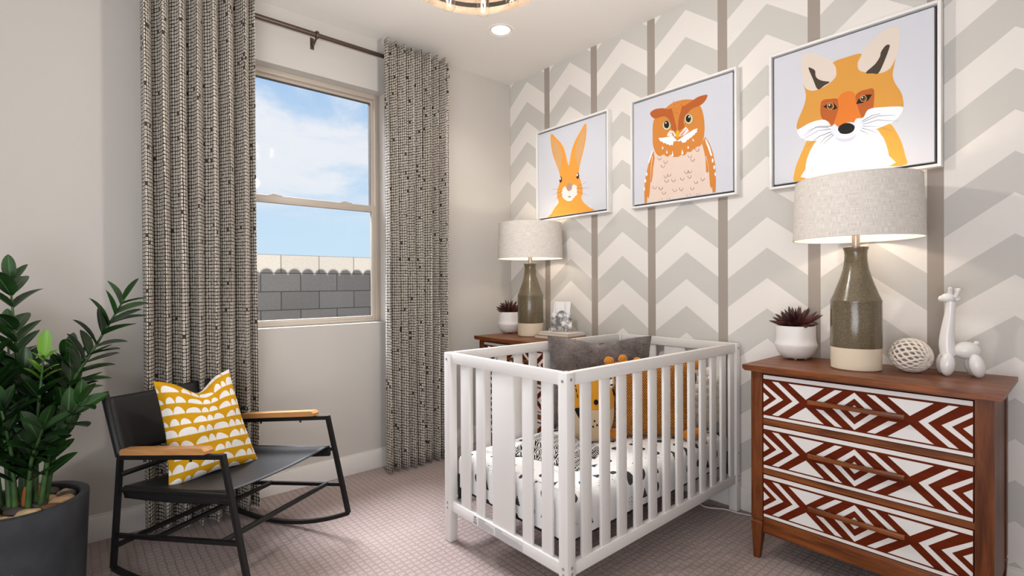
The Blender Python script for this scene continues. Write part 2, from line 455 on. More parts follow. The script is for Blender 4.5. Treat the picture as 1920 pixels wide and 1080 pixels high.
# ================================================================== OUTSIDE
def block_mat(t, b):
    x, y, z = t.xyz(t.coord()); bh, bl = .2155, .442
    V = t.m('DIVIDE', t.m('SUBTRACT', z, -.62), bh); row = t.m('FLOOR', V)
    odd = t.m('MODULO', row, 2.0)
    U = t.m('ADD', t.m('DIVIDE', t.m('SUBTRACT', y, -1.0), bl), t.m('MULTIPLY', odd, .5))
    fu = t.m('FRACT', U); fv = t.m('FRACT', V)
    eu = t.m('MINIMUM', fu, t.m('SUBTRACT', 1.0, fu)); ev = t.m('MINIMUM', fv, t.m('SUBTRACT', 1.0, fv))
    joint = t.m('MAXIMUM', t.m('LESS_THAN', eu, .012), t.m('LESS_THAN', ev, .024))
    r = t.white(t.vec(t.m('FLOOR', U), row, 2.0)); n = t.noise(t.coord(), 40, 5, .6)
    c = t.mix(r, '#a7a39c', '#b5b1aa'); c = t.mix(t.m('MULTIPLY', t.ss(n, .35, .7), .25), c, '#8f8c86')
    t.put(b.inputs['Base Color'], t.mix(joint, c, '#6f6b66'))
    t.put(b.inputs['Normal'], t.bump(t.m('ADD', t.m('MULTIPLY', joint, -1.2), t.m('MULTIPLY', n, .4)), .6, .01))
M_BLOCK = mat('concrete_block', '#aba79f', .9, spec=.1, build=block_mat)
M_DIRT = mat('yard_gravel', '#a08f7d', .95, build=fine_bump(30, .5, .02))
M_TILE = mat('roof_tile', '#9a6b52', .85)
g = MB(); g.bx(-3.6, -T-.02, -8, 8, -.75, -.6); struct(g, 'yard_ground', M_DIRT)
g = MB(); g.bx(-3.4, -3.2, -7, 7, -.62, 1.535); struct(g, 'garden_wall', M_BLOCK, smooth=0)
# tiled eave of this house: its scalloped edge shades the yard wall
r = MB(); EX, EZ = -.45, 2.86
r.bx(-T-.02, XW+.3, -6, 4, HC+.21, HC+.26)
for k in range(56):
    yy = -4.4+.155*k
    prof = [(math.cos(PI*j/8)*.074, math.sin(PI*j/8)*.074) for j in range(9)]
    r.prism(prof, (EX, yy, EZ), (0, 1, 0), (0, 0, 1), (1.3, 0, .30))
r.add([(EX, -4.6, EZ-.03), (EX+1.3, -4.6, EZ+.27), (EX+1.3, 4.4, EZ+.27), (EX, 4.4, EZ-.03), (EX, -4.6, EZ+.004), (EX+1.3, -4.6, EZ+.304), (EX+1.3, 4.4, EZ+.304), (EX, 4.4, EZ+.004)],
      [[0, 3, 2, 1], [4, 5, 6, 7], [0, 1, 5, 4], [1, 2, 6, 5], [2, 3, 7, 6], [3, 0, 4, 7]])
r.bx(EX+.03, -T-.02, -4.6, 4.4, EZ-.10, EZ-.03)
struct(r, 'roof_eave', M_TILE, smooth=0)
w = MB(); w.bx(-T-.02, -T-.005, -4.6, OY0-.02, -.6, HC+.16); w.bx(-T-.02, -T-.005, OY1+.02, 4.2, -.6, HC+.16)
struct(w, 'wall_outside', M_WALL, smooth=0)

# ================================================================== CEILING LIGHTS
M_LENS = mat('lit_lens', '#ffffff', .6, emit='#fff3e2', estr=6.0)
def downlight(x, y):
    t = thing('recessed_downlight', 'small round white recessed ceiling downlight, lit, past the wooden ring light', 'ceiling light', (x, y, HC))
    o = MB(); o.lathe([(.054, .095), (.050, .0955), (.0555, .02), (.060, .001), (.078, -.004), (.084, -.001), (.084, .001), (.06, .003), (.054, .095)], 40)
    o.build('trim', M_TRIM, t)
    l = MB(); l.lathe([(0.0001, .062), (.051, .062), (.051, .068), (.0001, .068)], 32); l.build('lens', M_LENS, t, label='glowing white lens')
    lamp('downlight_glow', 'SPOT', (x, y, HC-.012), 14, '#fffaf4', target=(x, y, 0), spot_size=math.radians(125), spot_blend=.8, shadow_soft_size=.05)
downlight(*DL)
for q in ((3.2, -.95), (3.2, -3.2), (1.2, -3.3)):     # the other cans of this ceiling, out of frame
    lamp('downlight_glow', 'SPOT', (*q, HC-.02), 3.5, '#fffaf4', target=(*q, 0), spot_size=math.radians(130), spot_blend=.8, shadow_soft_size=.06)

M_FIL = mat('glowing_filament', '#ffe9c4', .5, emit='#ffdca8', estr=16.0)
M_GUN = mat('dark_grey_metal', '#4c4846', .35, metal=.8)
def ring_light():
    cx, cy, zb, R = 1.466, -1.441, 2.352, .288
    t = thing('ring_chandelier', 'round wooden ring ceiling light with clear filament bulbs, cut by top edge', 'ceiling light', (cx, cy, HC))
    L = lambda z: z-HC
    o = MB()
    o.lathe([(R-.022, L(zb)), (R, L(zb)), (R, L(zb+.055)), (R-.022, L(zb+.055)), (R-.022, L(zb))], 64); o.build('wooden_ring', M_RING, t)
    o = MB(); o.lathe([(R-.0235, L(zb+.018)), (R-.022, L(zb+.018)), (R-.022, L(zb+.036)), (R-.0235, L(zb+.036)), (R-.0235, L(zb+.018))], 64); o.build('metal_band', M_GUN, t)
    o = MB(); o.lathe([(.065, 0), (.065, -.02), (.012, -.026), (.012, L(zb+.11)), (.04, L(zb+.105)), (.045, L(zb+.06)), (.03, L(zb+.05)), (.0001, L(zb+.05))], 24); o.build('stem', M_GUN, t)
    for k in range(7):
        a = math.radians(131+360/7*k); d = Vector((math.cos(a), math.sin(a), 0)); e = Vector((0, 0, 1))
        arm = MB(); arm.tube([d*.03+e*L(zb+.08), d*.165+e*L(zb+.08)], .007, 8); arm.build('arm', M_GUN, t)
        arm2 = MB(); arm2.tube([d*.165+e*L(zb+.08), d*(R-.023)+e*L(zb+.04)], .005, 8); arm2.build('strut', M_GUN, t)
        s = MB(); s.lathe([(.0001, L(zb+.092)), (.017, L(zb+.092)), (.018, L(zb+.02)), (.014, L(zb+.018)), (.0001, L(zb+.018))], 20, c=d*.165); s.build('socket', M_GUN, t)
        bl = MB(); bl.lathe([(.012, L(zb+.02)), (.013, L(zb+.005)), (.021, L(zb-.018)), (.0275, L(zb-.040)), (.0265, L(zb-.056)), (.018, L(zb-.069)), (.008, L(zb-.074)), (.0001, L(zb-.075))], 24, c=d*.165)
        bo = bl.build('bulb', M_BULB, t, smooth=80, label='clear teardrop bulb with glowing filaments')
        fi = MB()
        for q in range(4):
            b2 = PI/2*q+.4; r0 = Vector((math.cos(b2), math.sin(b2), 0))
            fi.tube([d*.165+r0*.004+e*L(zb+.004), d*.165+r0*.010+e*L(zb-.03), d*.165+r0*.005+e*L(zb-.055)], .0011, 6)
        fi.build('filament', M_FIL, bo)
        p = t.location + d*.165 + e*(L(zb-.03))
        lamp('bulb_glow', 'POINT', p, .06, '#fff6ec', shadow_soft_size=.03)
    lamp('ring_light_glow', 'POINT', (cx, cy, zb-.30), 31, '#fffaf4', shadow_soft_size=.05)
ring_light()

# ================================================================== CURTAINS
def curtain(name, ya, yb, folds, amp, xc, seed, z0=.022, z1=2.672, flare=0.):
    R = random.Random(seed); nu = folds*20
    ph = [R.uniform(-.35, .35) for _ in range(folds*2+3)]; am = [R.uniform(.72, 1.2) for _ in range(folds*2+3)]
    def plan(u, v):
        # u across, v 0 bottom .. 1 top
        k = u*folds*2; i = int(k); fr_ = k-i
        a = am[i]*(1-fr_)+am[i+1]*fr_; p = ph[i]*(1-fr_)+ph[i+1]*fr_
        wob = .25*math.sin(2.1*v+seed+6*u)
        wave = math.sin(2*PI*folds*u+(p+wob)*(1.2-.9*v))
        wave = math.copysign(abs(wave)**.92, wave)
        y = ya+(yb-ya)*(u+.011*math.sin(4*PI*folds*u+1.0)) + flare*(1-v)*(u-.5)
        x = xc+amp*a*wave*(.92+.16*(1-v)) + .012*(1-v)*math.sin(9*u+seed)
        return x, y
    ulen = [0.]
    for i in range(nu):
        p, q = plan(i/nu, .5), plan((i+1)/nu, .5); ulen.append(ulen[-1]+math.dist(p, q))
    def fn(u, v):
        x, y = plan(u, v); z = z0+(z1-z0)*v
        if v > .985: z += .006*math.sin(2*PI*folds*u*2)
        if v == 0: z += .007*math.sin(14*u+seed)
        return (x, y, z)
    nv = 40
    def uvf(u, v): return (ulen[round(u*nu)]+.004*math.sin(v*7+u*9), z0+(z1-z0)*v)
    mb = MB(); mb.grid(fn, nu, nv, 0, uvf)
    o = mb.build(name, M_CURTAIN, off=(xc, (ya+yb)/2, 0), loc=(xc, (ya+yb)/2, 0), smooth=180)
    md = o.modifiers.new('thickness', 'SOLIDIFY'); md.thickness = .0022; md.offset = 0
    return o
tag(curtain('curtain', -2.366, -1.886, 7, .045, .154, 3), 'patterned black and cream curtain panel left of the window, behind the rocking chair', 'curtain', 'pair of patterned curtains')
tag(curtain('curtain', -1.160, -.682, 8, .046, .156, 5, flare=-.02), 'patterned black and cream curtain panel right of the window, towards the corner', 'curtain', 'pair of patterned curtains')
def rod():
    x, z, ya, yb = .080, 2.612, -2.47, -.642
    t = thing('curtain_rod', 'dark bronze curtain rod across the top of the window', 'curtain rod', (x, (ya+yb)/2, z)); O = t.location
    m = MB(); m.cyl((x, ya, z), (x, yb, z), .0125, n=20); m.build('pole', M_BRONZE, t, off=O)
    m = MB(); m.cyl((x, ya, z), (x, -1.55, z), .0140, n=20); m.build('outer_pole', M_BRONZE, t, off=O)
    for yy, s in ((ya, -1), (yb, 1)):
        m = MB(); m.lathe([(.0001, -.012), (.015, -.012), (.017, -.004), (.017, .008), (.012, .014), (.0001, .015)], 20, M=Matrix.Translation((x, yy, z)) @ Matrix.Rotation(-s*PI/2, 4, 'X')); m.build('finial', M_BRONZE, t, off=O)
    for yy in (-2.40, -1.535, -.66):
        m = MB(); m.bx(0, .004, yy-.011, yy+.011, z-.055, z+.012, bev=.001)
        m.tube([(.004, yy, z-.035), (.03, yy, z-.034), (x-.004, yy, z-.012)], .006, 8)
        m.tube([(x+.018*math.cos(a), yy, z+.018*math.sin(a)) for a in [PI*1.5+2*PI*k/16 for k in range(14)]], .0055, 8, flat=(1, 1.6))
        m.cyl((.004, yy, z-.043), (.0065, yy, z-.043), .004, n=10)
        m.build('bracket', M_BRONZE, t, off=O)
rod()

# ================================================================== PICTURES
# flat print shapes, in 0..1 of each square picture: (colour, smoothed, outline)
ART = {
 'rabbit': [
  ('orange',1,[(0.205,0.028),(0.228,0.069),(0.271,0.12),(0.323,0.161),(0.339,0.184),(0.32,0.223),(0.312,0.273),(0.324,0.327),(0.346,0.372),(0.359,0.442),(0.347,0.499),(0.309,0.585),(0.259,0.693),(0.234,0.785),(0.222,0.873),(0.227,0.922),(0.248,0.929),(0.277,0.9),(0.32,0.857),(0.368,0.811),(0.409,0.753),(0.438,0.682),(0.461,0.599),(0.484,0.544),(0.499,0.585),(0.513,0.654),(0.537,0.72),(0.569,0.779),(0.615,0.833),(0.662,0.885),(0.699,0.923),(0.718,0.923),(0.726,0.905),(0.723,0.819),(0.706,0.731),(0.679,0.644),(0.648,0.558),(0.629,0.492),(0.621,0.435),(0.635,0.386),(0.658,0.323),(0.673,0.263),(0.668,0.212),(0.653,0.184),(0.679,0.14),(0.725,0.1),(0.769,0.066),(0.791,0.035)]),
  ('tanorange',1,[(0.256,0.897),(0.301,0.837),(0.349,0.779),(0.381,0.705),(0.388,0.631),(0.374,0.561),(0.353,0.515),(0.317,0.596),(0.271,0.704),(0.247,0.806)]),
  ('tanorange',1,[(0.714,0.896),(0.706,0.811),(0.691,0.734),(0.661,0.636),(0.629,0.561),(0.616,0.499),(0.594,0.568),(0.578,0.653),(0.589,0.722),(0.623,0.796),(0.668,0.86)]),
  ('darkbrown',1,[(0.387,0.413),(0.385,0.399),(0.379,0.39),(0.371,0.384),(0.362,0.386),(0.355,0.393),(0.35,0.406),(0.347,0.421),(0.35,0.435),(0.355,0.444),(0.364,0.45),(0.371,0.449),(0.381,0.441),(0.385,0.429)]),
  ('white',1,[(0.371,0.427),(0.37,0.421),(0.367,0.416),(0.362,0.413),(0.359,0.413),(0.355,0.418),(0.352,0.424),(0.352,0.43),(0.352,0.438),(0.355,0.442),(0.359,0.444),(0.364,0.444),(0.367,0.441),(0.37,0.435)]),
  ('darkbrown',1,[(0.626,0.412),(0.623,0.399),(0.618,0.389),(0.61,0.384),(0.603,0.386),(0.595,0.393),(0.589,0.404),(0.588,0.418),(0.591,0.432),(0.595,0.442),(0.603,0.447),(0.61,0.445),(0.618,0.438),(0.623,0.427)]),
  ('white',1,[(0.61,0.425),(0.609,0.419),(0.606,0.415),(0.603,0.412),(0.598,0.413),(0.595,0.416),(0.592,0.422),(0.591,0.429),(0.592,0.435),(0.595,0.439),(0.598,0.442),(0.603,0.441),(0.606,0.438),(0.609,0.432)]),
  ('pinkwhite',0,[(0.414,0.332),(0.434,0.336),(0.446,0.315),(0.47,0.283),(0.495,0.275),(0.524,0.29),(0.534,0.33),(0.566,0.335),(0.578,0.321),(0.589,0.323),(0.597,0.303),(0.589,0.287),(0.6,0.267),(0.592,0.252),(0.601,0.232),(0.588,0.217),(0.569,0.214),(0.557,0.197),(0.542,0.194),(0.528,0.175),(0.493,0.171),(0.454,0.178),(0.443,0.19),(0.423,0.198),(0.4,0.218),(0.394,0.233),(0.381,0.246),(0.39,0.258),(0.377,0.276),(0.391,0.292),(0.39,0.309)]),
  ('taupe',1,[(0.458,0.343),(0.479,0.361),(0.508,0.358),(0.527,0.338),(0.524,0.309),(0.502,0.283),(0.481,0.281),(0.455,0.301)]),
  ('grey',0,[(0.466,0.212),(0.495,0.227),(0.519,0.212),(0.49,0.21)]),
  ('grey',0,[(0.397,0.315),(0.315,0.324),(0.222,0.336),(0.222,0.335),(0.315,0.321),(0.397,0.312)]),
  ('grey',0,[(0.388,0.289),(0.306,0.284),(0.23,0.269),(0.23,0.269),(0.307,0.281),(0.39,0.284)]),
  ('grey',0,[(0.396,0.257),(0.314,0.232),(0.26,0.201),(0.26,0.2),(0.315,0.229),(0.399,0.253)]),
  ('grey',0,[(0.601,0.287),(0.68,0.276),(0.773,0.27),(0.772,0.272),(0.68,0.28),(0.601,0.292)]),
  ('grey',0,[(0.6,0.307),(0.667,0.321),(0.729,0.336),(0.728,0.338),(0.665,0.323),(0.597,0.31)]),
  ('grey',0,[(0.603,0.253),(0.679,0.22),(0.772,0.184),(0.772,0.184),(0.68,0.223),(0.604,0.257)]),
 ],
 'owl': [
  ('peach',0,[(0.184,0.034),(0.191,0.118),(0.215,0.218),(0.23,0.332),(0.245,0.432),(0.261,0.492),(0.705,0.478),(0.73,0.397),(0.748,0.298),(0.767,0.202),(0.784,0.106),(0.798,0.04)]),
  ('owlorange',0,[(0.245,0.495),(0.224,0.455),(0.193,0.391),(0.17,0.317),(0.151,0.242),(0.144,0.152),(0.147,0.032),(0.173,0.032),(0.176,0.095),(0.182,0.082),(0.191,0.074),(0.201,0.117),(0.21,0.22),(0.222,0.215),(0.233,0.268),(0.238,0.331),(0.256,0.429)]),
  ('owlorange',0,[(0.705,0.462),(0.736,0.508),(0.773,0.446),(0.804,0.358),(0.823,0.251),(0.827,0.134),(0.824,0.043),(0.798,0.04),(0.793,0.086),(0.784,0.077),(0.775,0.108),(0.767,0.22),(0.756,0.209),(0.742,0.218),(0.739,0.325),(0.724,0.398)]),
  ('white',1,[(0.228,0.5),(0.208,0.452),(0.19,0.405),(0.196,0.392),(0.216,0.438),(0.233,0.486)]),
  ('white',1,[(0.736,0.495),(0.767,0.437),(0.789,0.368),(0.795,0.34),(0.779,0.352),(0.761,0.408),(0.742,0.458)]),
  ('white',1,[(0.806,0.3),(0.804,0.291),(0.801,0.285),(0.796,0.285),(0.793,0.292),(0.792,0.303),(0.793,0.312),(0.796,0.318),(0.801,0.317),(0.804,0.311)]),
  ('white',1,[(0.821,0.243),(0.819,0.234),(0.815,0.228),(0.81,0.229),(0.807,0.235),(0.806,0.245),(0.807,0.255),(0.812,0.26),(0.815,0.258),(0.819,0.252)]),
  ('white',1,[(0.826,0.186),(0.824,0.177),(0.823,0.172),(0.819,0.172),(0.816,0.178),(0.815,0.188),(0.816,0.197),(0.819,0.202),(0.823,0.202),(0.824,0.195)]),
  ('white',1,[(0.179,0.295),(0.177,0.286),(0.173,0.28),(0.168,0.282),(0.165,0.288),(0.164,0.298),(0.165,0.308),(0.168,0.314),(0.173,0.312),(0.177,0.306)]),
  ('white',1,[(0.165,0.237),(0.164,0.228),(0.159,0.222),(0.154,0.223),(0.151,0.229),(0.15,0.24),(0.151,0.249),(0.154,0.254),(0.159,0.254),(0.164,0.248)]),
  ('white',1,[(0.151,0.166),(0.15,0.155),(0.147,0.149),(0.142,0.149),(0.139,0.157),(0.139,0.168),(0.139,0.178),(0.142,0.185),(0.147,0.185),(0.15,0.177)]),
  ('peach',0,[(0.228,0.448),(0.215,0.348),(0.21,0.232),(0.213,0.232),(0.219,0.346),(0.236,0.446)]),
  ('peach',0,[(0.739,0.348),(0.759,0.274),(0.765,0.214),(0.767,0.214),(0.762,0.274),(0.745,0.348)]),
  ('owlorange',1,[(0.261,0.48),(0.238,0.549),(0.235,0.626),(0.235,0.703),(0.247,0.765),(0.276,0.795),(0.321,0.823),(0.37,0.842),(0.414,0.863),(0.455,0.871),(0.503,0.871),(0.549,0.866),(0.596,0.854),(0.642,0.834),(0.681,0.794),(0.705,0.745),(0.718,0.7),(0.728,0.634),(0.73,0.562),(0.721,0.494),(0.711,0.472),(0.702,0.451),(0.685,0.44),(0.667,0.442),(0.651,0.437),(0.64,0.425),(0.625,0.428),(0.614,0.414),(0.594,0.411),(0.576,0.417),(0.559,0.398),(0.542,0.394),(0.514,0.402),(0.491,0.392),(0.44,0.4),(0.426,0.42),(0.409,0.423),(0.39,0.414),(0.369,0.42),(0.352,0.438),(0.333,0.437),(0.312,0.432),(0.29,0.442),(0.275,0.458)]),
  ('rust',1,[(0.21,0.838),(0.233,0.855),(0.276,0.86),(0.343,0.848),(0.392,0.826),(0.427,0.822),(0.448,0.752),(0.461,0.698),(0.475,0.634),(0.461,0.608),(0.434,0.632),(0.415,0.674),(0.406,0.726),(0.37,0.766),(0.327,0.777),(0.262,0.777),(0.225,0.803)]),
  ('rust',1,[(0.753,0.848),(0.756,0.835),(0.744,0.812),(0.719,0.789),(0.687,0.777),(0.628,0.772),(0.59,0.752),(0.556,0.725),(0.539,0.68),(0.549,0.642),(0.529,0.622),(0.495,0.615),(0.488,0.643),(0.495,0.715),(0.512,0.772),(0.529,0.823),(0.543,0.812),(0.577,0.822),(0.616,0.835),(0.668,0.852),(0.719,0.854)]),
  ('rust',0,[(0.458,0.848),(0.457,0.84),(0.454,0.842),(0.452,0.849),(0.454,0.858),(0.457,0.857)]),
  ('rust',0,[(0.488,0.851),(0.486,0.842),(0.483,0.843),(0.483,0.852),(0.483,0.86),(0.486,0.858)]),
  ('rust',0,[(0.519,0.832),(0.517,0.823),(0.515,0.825),(0.514,0.834),(0.515,0.842),(0.517,0.84)]),
  ('rust',0,[(0.451,0.82),(0.449,0.811),(0.446,0.812),(0.444,0.822),(0.446,0.829),(0.449,0.828)]),
  ('rust',0,[(0.474,0.802),(0.472,0.792),(0.469,0.794),(0.469,0.803),(0.469,0.811),(0.472,0.809)]),
  ('rust',0,[(0.495,0.808),(0.494,0.798),(0.492,0.8),(0.491,0.809),(0.492,0.817),(0.494,0.817)]),
  ('rust',0,[(0.465,0.778),(0.463,0.771),(0.46,0.771),(0.458,0.78),(0.46,0.788),(0.463,0.788)]),
  ('rust',0,[(0.488,0.766),(0.486,0.758),(0.483,0.758),(0.481,0.768),(0.483,0.775),(0.486,0.775)]),
  ('rust',0,[(0.451,0.875),(0.449,0.866),(0.446,0.868),(0.446,0.877),(0.446,0.885),(0.449,0.885)]),
  ('rust',0,[(0.539,0.851),(0.539,0.843),(0.535,0.843),(0.534,0.852),(0.535,0.86),(0.539,0.86)]),
  ('rust',0,[(0.566,0.846),(0.565,0.837),(0.562,0.838),(0.56,0.848),(0.562,0.855),(0.565,0.854)]),
  ('olive',1,[(0.421,0.678),(0.417,0.66),(0.404,0.648),(0.387,0.643),(0.367,0.648),(0.349,0.662),(0.336,0.678),(0.333,0.7),(0.338,0.717),(0.35,0.729),(0.367,0.734),(0.387,0.729),(0.404,0.717),(0.417,0.698)]),
  ('tan',1,[(0.417,0.678),(0.412,0.663),(0.401,0.651),(0.386,0.648),(0.367,0.652),(0.352,0.663),(0.341,0.68),(0.336,0.698),(0.341,0.715),(0.352,0.726),(0.369,0.729),(0.386,0.726),(0.401,0.714),(0.412,0.697)]),
  ('olive',1,[(0.631,0.682),(0.627,0.663),(0.616,0.649),(0.599,0.645),(0.58,0.649),(0.563,0.663),(0.551,0.682),(0.546,0.703),(0.551,0.722),(0.563,0.734),(0.58,0.738),(0.599,0.734),(0.616,0.722),(0.627,0.702)]),
  ('tan',1,[(0.627,0.682),(0.623,0.665),(0.613,0.652),(0.597,0.648),(0.58,0.652),(0.565,0.665),(0.554,0.682),(0.551,0.702),(0.554,0.718),(0.565,0.731),(0.58,0.735),(0.597,0.731),(0.613,0.718),(0.623,0.702)]),
  ('black',1,[(0.403,0.689),(0.4,0.675),(0.394,0.666),(0.383,0.662),(0.372,0.665),(0.361,0.674),(0.353,0.686),(0.352,0.702),(0.353,0.715),(0.361,0.725),(0.372,0.728),(0.383,0.725),(0.394,0.717),(0.4,0.703)]),
  ('black',1,[(0.61,0.689),(0.606,0.677),(0.6,0.666),(0.591,0.663),(0.58,0.666),(0.571,0.674),(0.563,0.686),(0.562,0.702),(0.563,0.714),(0.571,0.723),(0.58,0.728),(0.591,0.725),(0.6,0.715),(0.606,0.703)]),
  ('white',1,[(0.377,0.709),(0.375,0.705),(0.37,0.705),(0.366,0.708),(0.363,0.714),(0.366,0.718),(0.37,0.718),(0.375,0.715)]),
  ('white',1,[(0.6,0.706),(0.597,0.702),(0.593,0.7),(0.588,0.703),(0.586,0.709),(0.588,0.714),(0.593,0.715),(0.597,0.712)]),
  ('pinkwhite',0,[(0.378,0.597),(0.39,0.617),(0.409,0.637),(0.448,0.622),(0.471,0.574),(0.44,0.572)]),
  ('pinkwhite',0,[(0.498,0.562),(0.506,0.591),(0.522,0.598),(0.542,0.618),(0.562,0.632),(0.579,0.612),(0.59,0.589),(0.549,0.566)]),
  ('owlorange',0,[(0.455,0.578),(0.401,0.632),(0.4,0.631),(0.452,0.575)]),
  ('owlorange',0,[(0.514,0.566),(0.515,0.595),(0.515,0.595),(0.509,0.568)]),
  ('owlorange',0,[(0.451,0.578),(0.414,0.629),(0.414,0.629),(0.448,0.577)]),
  ('owlorange',0,[(0.517,0.568),(0.532,0.602),(0.531,0.602),(0.514,0.569)]),
  ('owlorange',0,[(0.448,0.58),(0.427,0.626),(0.426,0.626),(0.443,0.578)]),
  ('owlorange',0,[(0.522,0.568),(0.548,0.606),(0.548,0.608),(0.517,0.571)]),
  ('owlorange',0,[(0.443,0.58),(0.44,0.623),(0.438,0.623),(0.438,0.58)]),
  ('owlorange',0,[(0.525,0.569),(0.565,0.612),(0.563,0.614),(0.522,0.572)]),
  ('owlorange',0,[(0.44,0.58),(0.452,0.62),(0.451,0.62),(0.435,0.582)]),
  ('owlorange',0,[(0.529,0.571),(0.58,0.618),(0.579,0.62),(0.526,0.574)]),
  ('white',0,[(0.295,0.597),(0.333,0.589),(0.384,0.586),(0.434,0.58),(0.46,0.557),(0.483,0.531),(0.446,0.532),(0.437,0.5),(0.418,0.511),(0.409,0.503),(0.395,0.52),(0.377,0.522),(0.366,0.537),(0.347,0.538),(0.333,0.557),(0.315,0.56)]),
  ('white',0,[(0.481,0.532),(0.515,0.545),(0.549,0.562),(0.59,0.577),(0.634,0.591),(0.67,0.594),(0.664,0.577),(0.664,0.563),(0.648,0.557),(0.64,0.545),(0.625,0.542),(0.614,0.529),(0.599,0.529),(0.588,0.518),(0.573,0.518),(0.562,0.502),(0.528,0.502),(0.519,0.523),(0.495,0.522)]),
  ('yellow',1,[(0.468,0.611),(0.485,0.62),(0.498,0.605),(0.497,0.568),(0.485,0.551),(0.471,0.568)]),
  ('white',0,[(0.338,0.517),(0.346,0.488),(0.329,0.492)]),
  ('white',0,[(0.38,0.475),(0.387,0.44),(0.372,0.445)]),
  ('white',0,[(0.435,0.457),(0.444,0.406),(0.426,0.412)]),
  ('white',0,[(0.526,0.451),(0.54,0.409),(0.519,0.403)]),
  ('white',0,[(0.582,0.469),(0.593,0.443),(0.576,0.443)]),
  ('white',0,[(0.625,0.52),(0.639,0.494),(0.622,0.5)]),
  ('brown',0,[(0.324,0.418),(0.323,0.409),(0.318,0.403),(0.312,0.398),(0.304,0.398),(0.296,0.402),(0.29,0.408),(0.285,0.417),(0.284,0.428),(0.287,0.426),(0.289,0.417),(0.292,0.409),(0.298,0.405),(0.304,0.402),(0.31,0.402),(0.315,0.406),(0.319,0.412),(0.321,0.42)]),
  ('brown',0,[(0.386,0.377),(0.384,0.368),(0.38,0.36),(0.373,0.357),(0.366,0.355),(0.358,0.358),(0.352,0.366),(0.347,0.375),(0.346,0.385),(0.35,0.385),(0.35,0.375),(0.355,0.368),(0.36,0.362),(0.366,0.36),(0.372,0.36),(0.377,0.363),(0.381,0.369),(0.381,0.378)]),
  ('brown',0,[(0.36,0.345),(0.358,0.335),(0.353,0.328),(0.347,0.323),(0.34,0.323),(0.332,0.326),(0.326,0.332),(0.321,0.342),(0.319,0.352),(0.324,0.351),(0.326,0.343),(0.329,0.335),(0.333,0.329),(0.34,0.326),(0.346,0.326),(0.352,0.331),(0.355,0.337),(0.356,0.345)]),
  ('brown',0,[(0.617,0.382),(0.616,0.372),(0.611,0.366),(0.605,0.362),(0.599,0.362),(0.591,0.365),(0.585,0.371),(0.582,0.38),(0.58,0.389),(0.583,0.388),(0.585,0.38),(0.588,0.372),(0.593,0.368),(0.599,0.365),(0.605,0.365),(0.61,0.369),(0.613,0.374),(0.613,0.382)]),
  ('brown',0,[(0.644,0.345),(0.642,0.337),(0.637,0.329),(0.631,0.325),(0.625,0.325),(0.617,0.328),(0.611,0.334),(0.608,0.343),(0.606,0.352),(0.61,0.352),(0.611,0.343),(0.614,0.335),(0.619,0.331),(0.625,0.328),(0.63,0.329),(0.634,0.332),(0.637,0.338),(0.639,0.346)]),
  ('brown',0,[(0.684,0.422),(0.682,0.412),(0.677,0.405),(0.671,0.402),(0.665,0.4),(0.657,0.405),(0.653,0.411),(0.648,0.418),(0.647,0.428),(0.651,0.428),(0.651,0.42),(0.654,0.412),(0.659,0.406),(0.665,0.405),(0.67,0.405),(0.674,0.408),(0.679,0.414),(0.679,0.422)]),
  ('brown',0,[(0.386,0.252),(0.384,0.243),(0.381,0.235),(0.373,0.231),(0.367,0.229),(0.36,0.232),(0.352,0.24),(0.349,0.249),(0.347,0.258),(0.35,0.258),(0.352,0.249),(0.355,0.242),(0.361,0.235),(0.367,0.234),(0.373,0.234),(0.378,0.238),(0.381,0.245),(0.383,0.252)]),
  ('brown',0,[(0.421,0.258),(0.42,0.249),(0.417,0.242),(0.409,0.237),(0.403,0.237),(0.395,0.24),(0.387,0.246),(0.384,0.255),(0.383,0.265),(0.386,0.265),(0.387,0.255),(0.39,0.248),(0.397,0.243),(0.403,0.24),(0.407,0.24),(0.414,0.245),(0.417,0.251),(0.418,0.258)]),
  ('brown',0,[(0.395,0.209),(0.394,0.2),(0.389,0.192),(0.383,0.188),(0.375,0.188),(0.367,0.191),(0.361,0.197),(0.356,0.206),(0.355,0.215),(0.36,0.215),(0.36,0.206),(0.364,0.198),(0.369,0.194),(0.375,0.191),(0.381,0.191),(0.386,0.195),(0.39,0.202),(0.39,0.209)]),
  ('brown',0,[(0.461,0.205),(0.46,0.195),(0.457,0.188),(0.449,0.183),(0.443,0.183),(0.435,0.186),(0.429,0.192),(0.424,0.202),(0.423,0.211),(0.427,0.211),(0.427,0.202),(0.432,0.194),(0.437,0.189),(0.443,0.186),(0.449,0.186),(0.454,0.191),(0.457,0.197),(0.458,0.205)]),
  ('brown',0,[(0.546,0.203),(0.545,0.194),(0.54,0.186),(0.534,0.182),(0.528,0.182),(0.52,0.185),(0.514,0.191),(0.509,0.2),(0.508,0.209),(0.512,0.209),(0.514,0.2),(0.517,0.192),(0.522,0.188),(0.528,0.185),(0.532,0.186),(0.539,0.189),(0.542,0.195),(0.542,0.203)]),
  ('brown',0,[(0.583,0.255),(0.582,0.246),(0.579,0.238),(0.573,0.234),(0.565,0.234),(0.557,0.237),(0.552,0.243),(0.548,0.252),(0.546,0.262),(0.549,0.262),(0.551,0.252),(0.554,0.245),(0.559,0.24),(0.565,0.237),(0.571,0.238),(0.576,0.242),(0.579,0.248),(0.58,0.255)]),
  ('brown',0,[(0.617,0.254),(0.616,0.245),(0.613,0.238),(0.606,0.234),(0.599,0.232),(0.593,0.235),(0.586,0.242),(0.582,0.251),(0.58,0.26),(0.585,0.26),(0.586,0.251),(0.59,0.245),(0.594,0.238),(0.599,0.237),(0.605,0.237),(0.61,0.24),(0.613,0.246),(0.614,0.254)]),
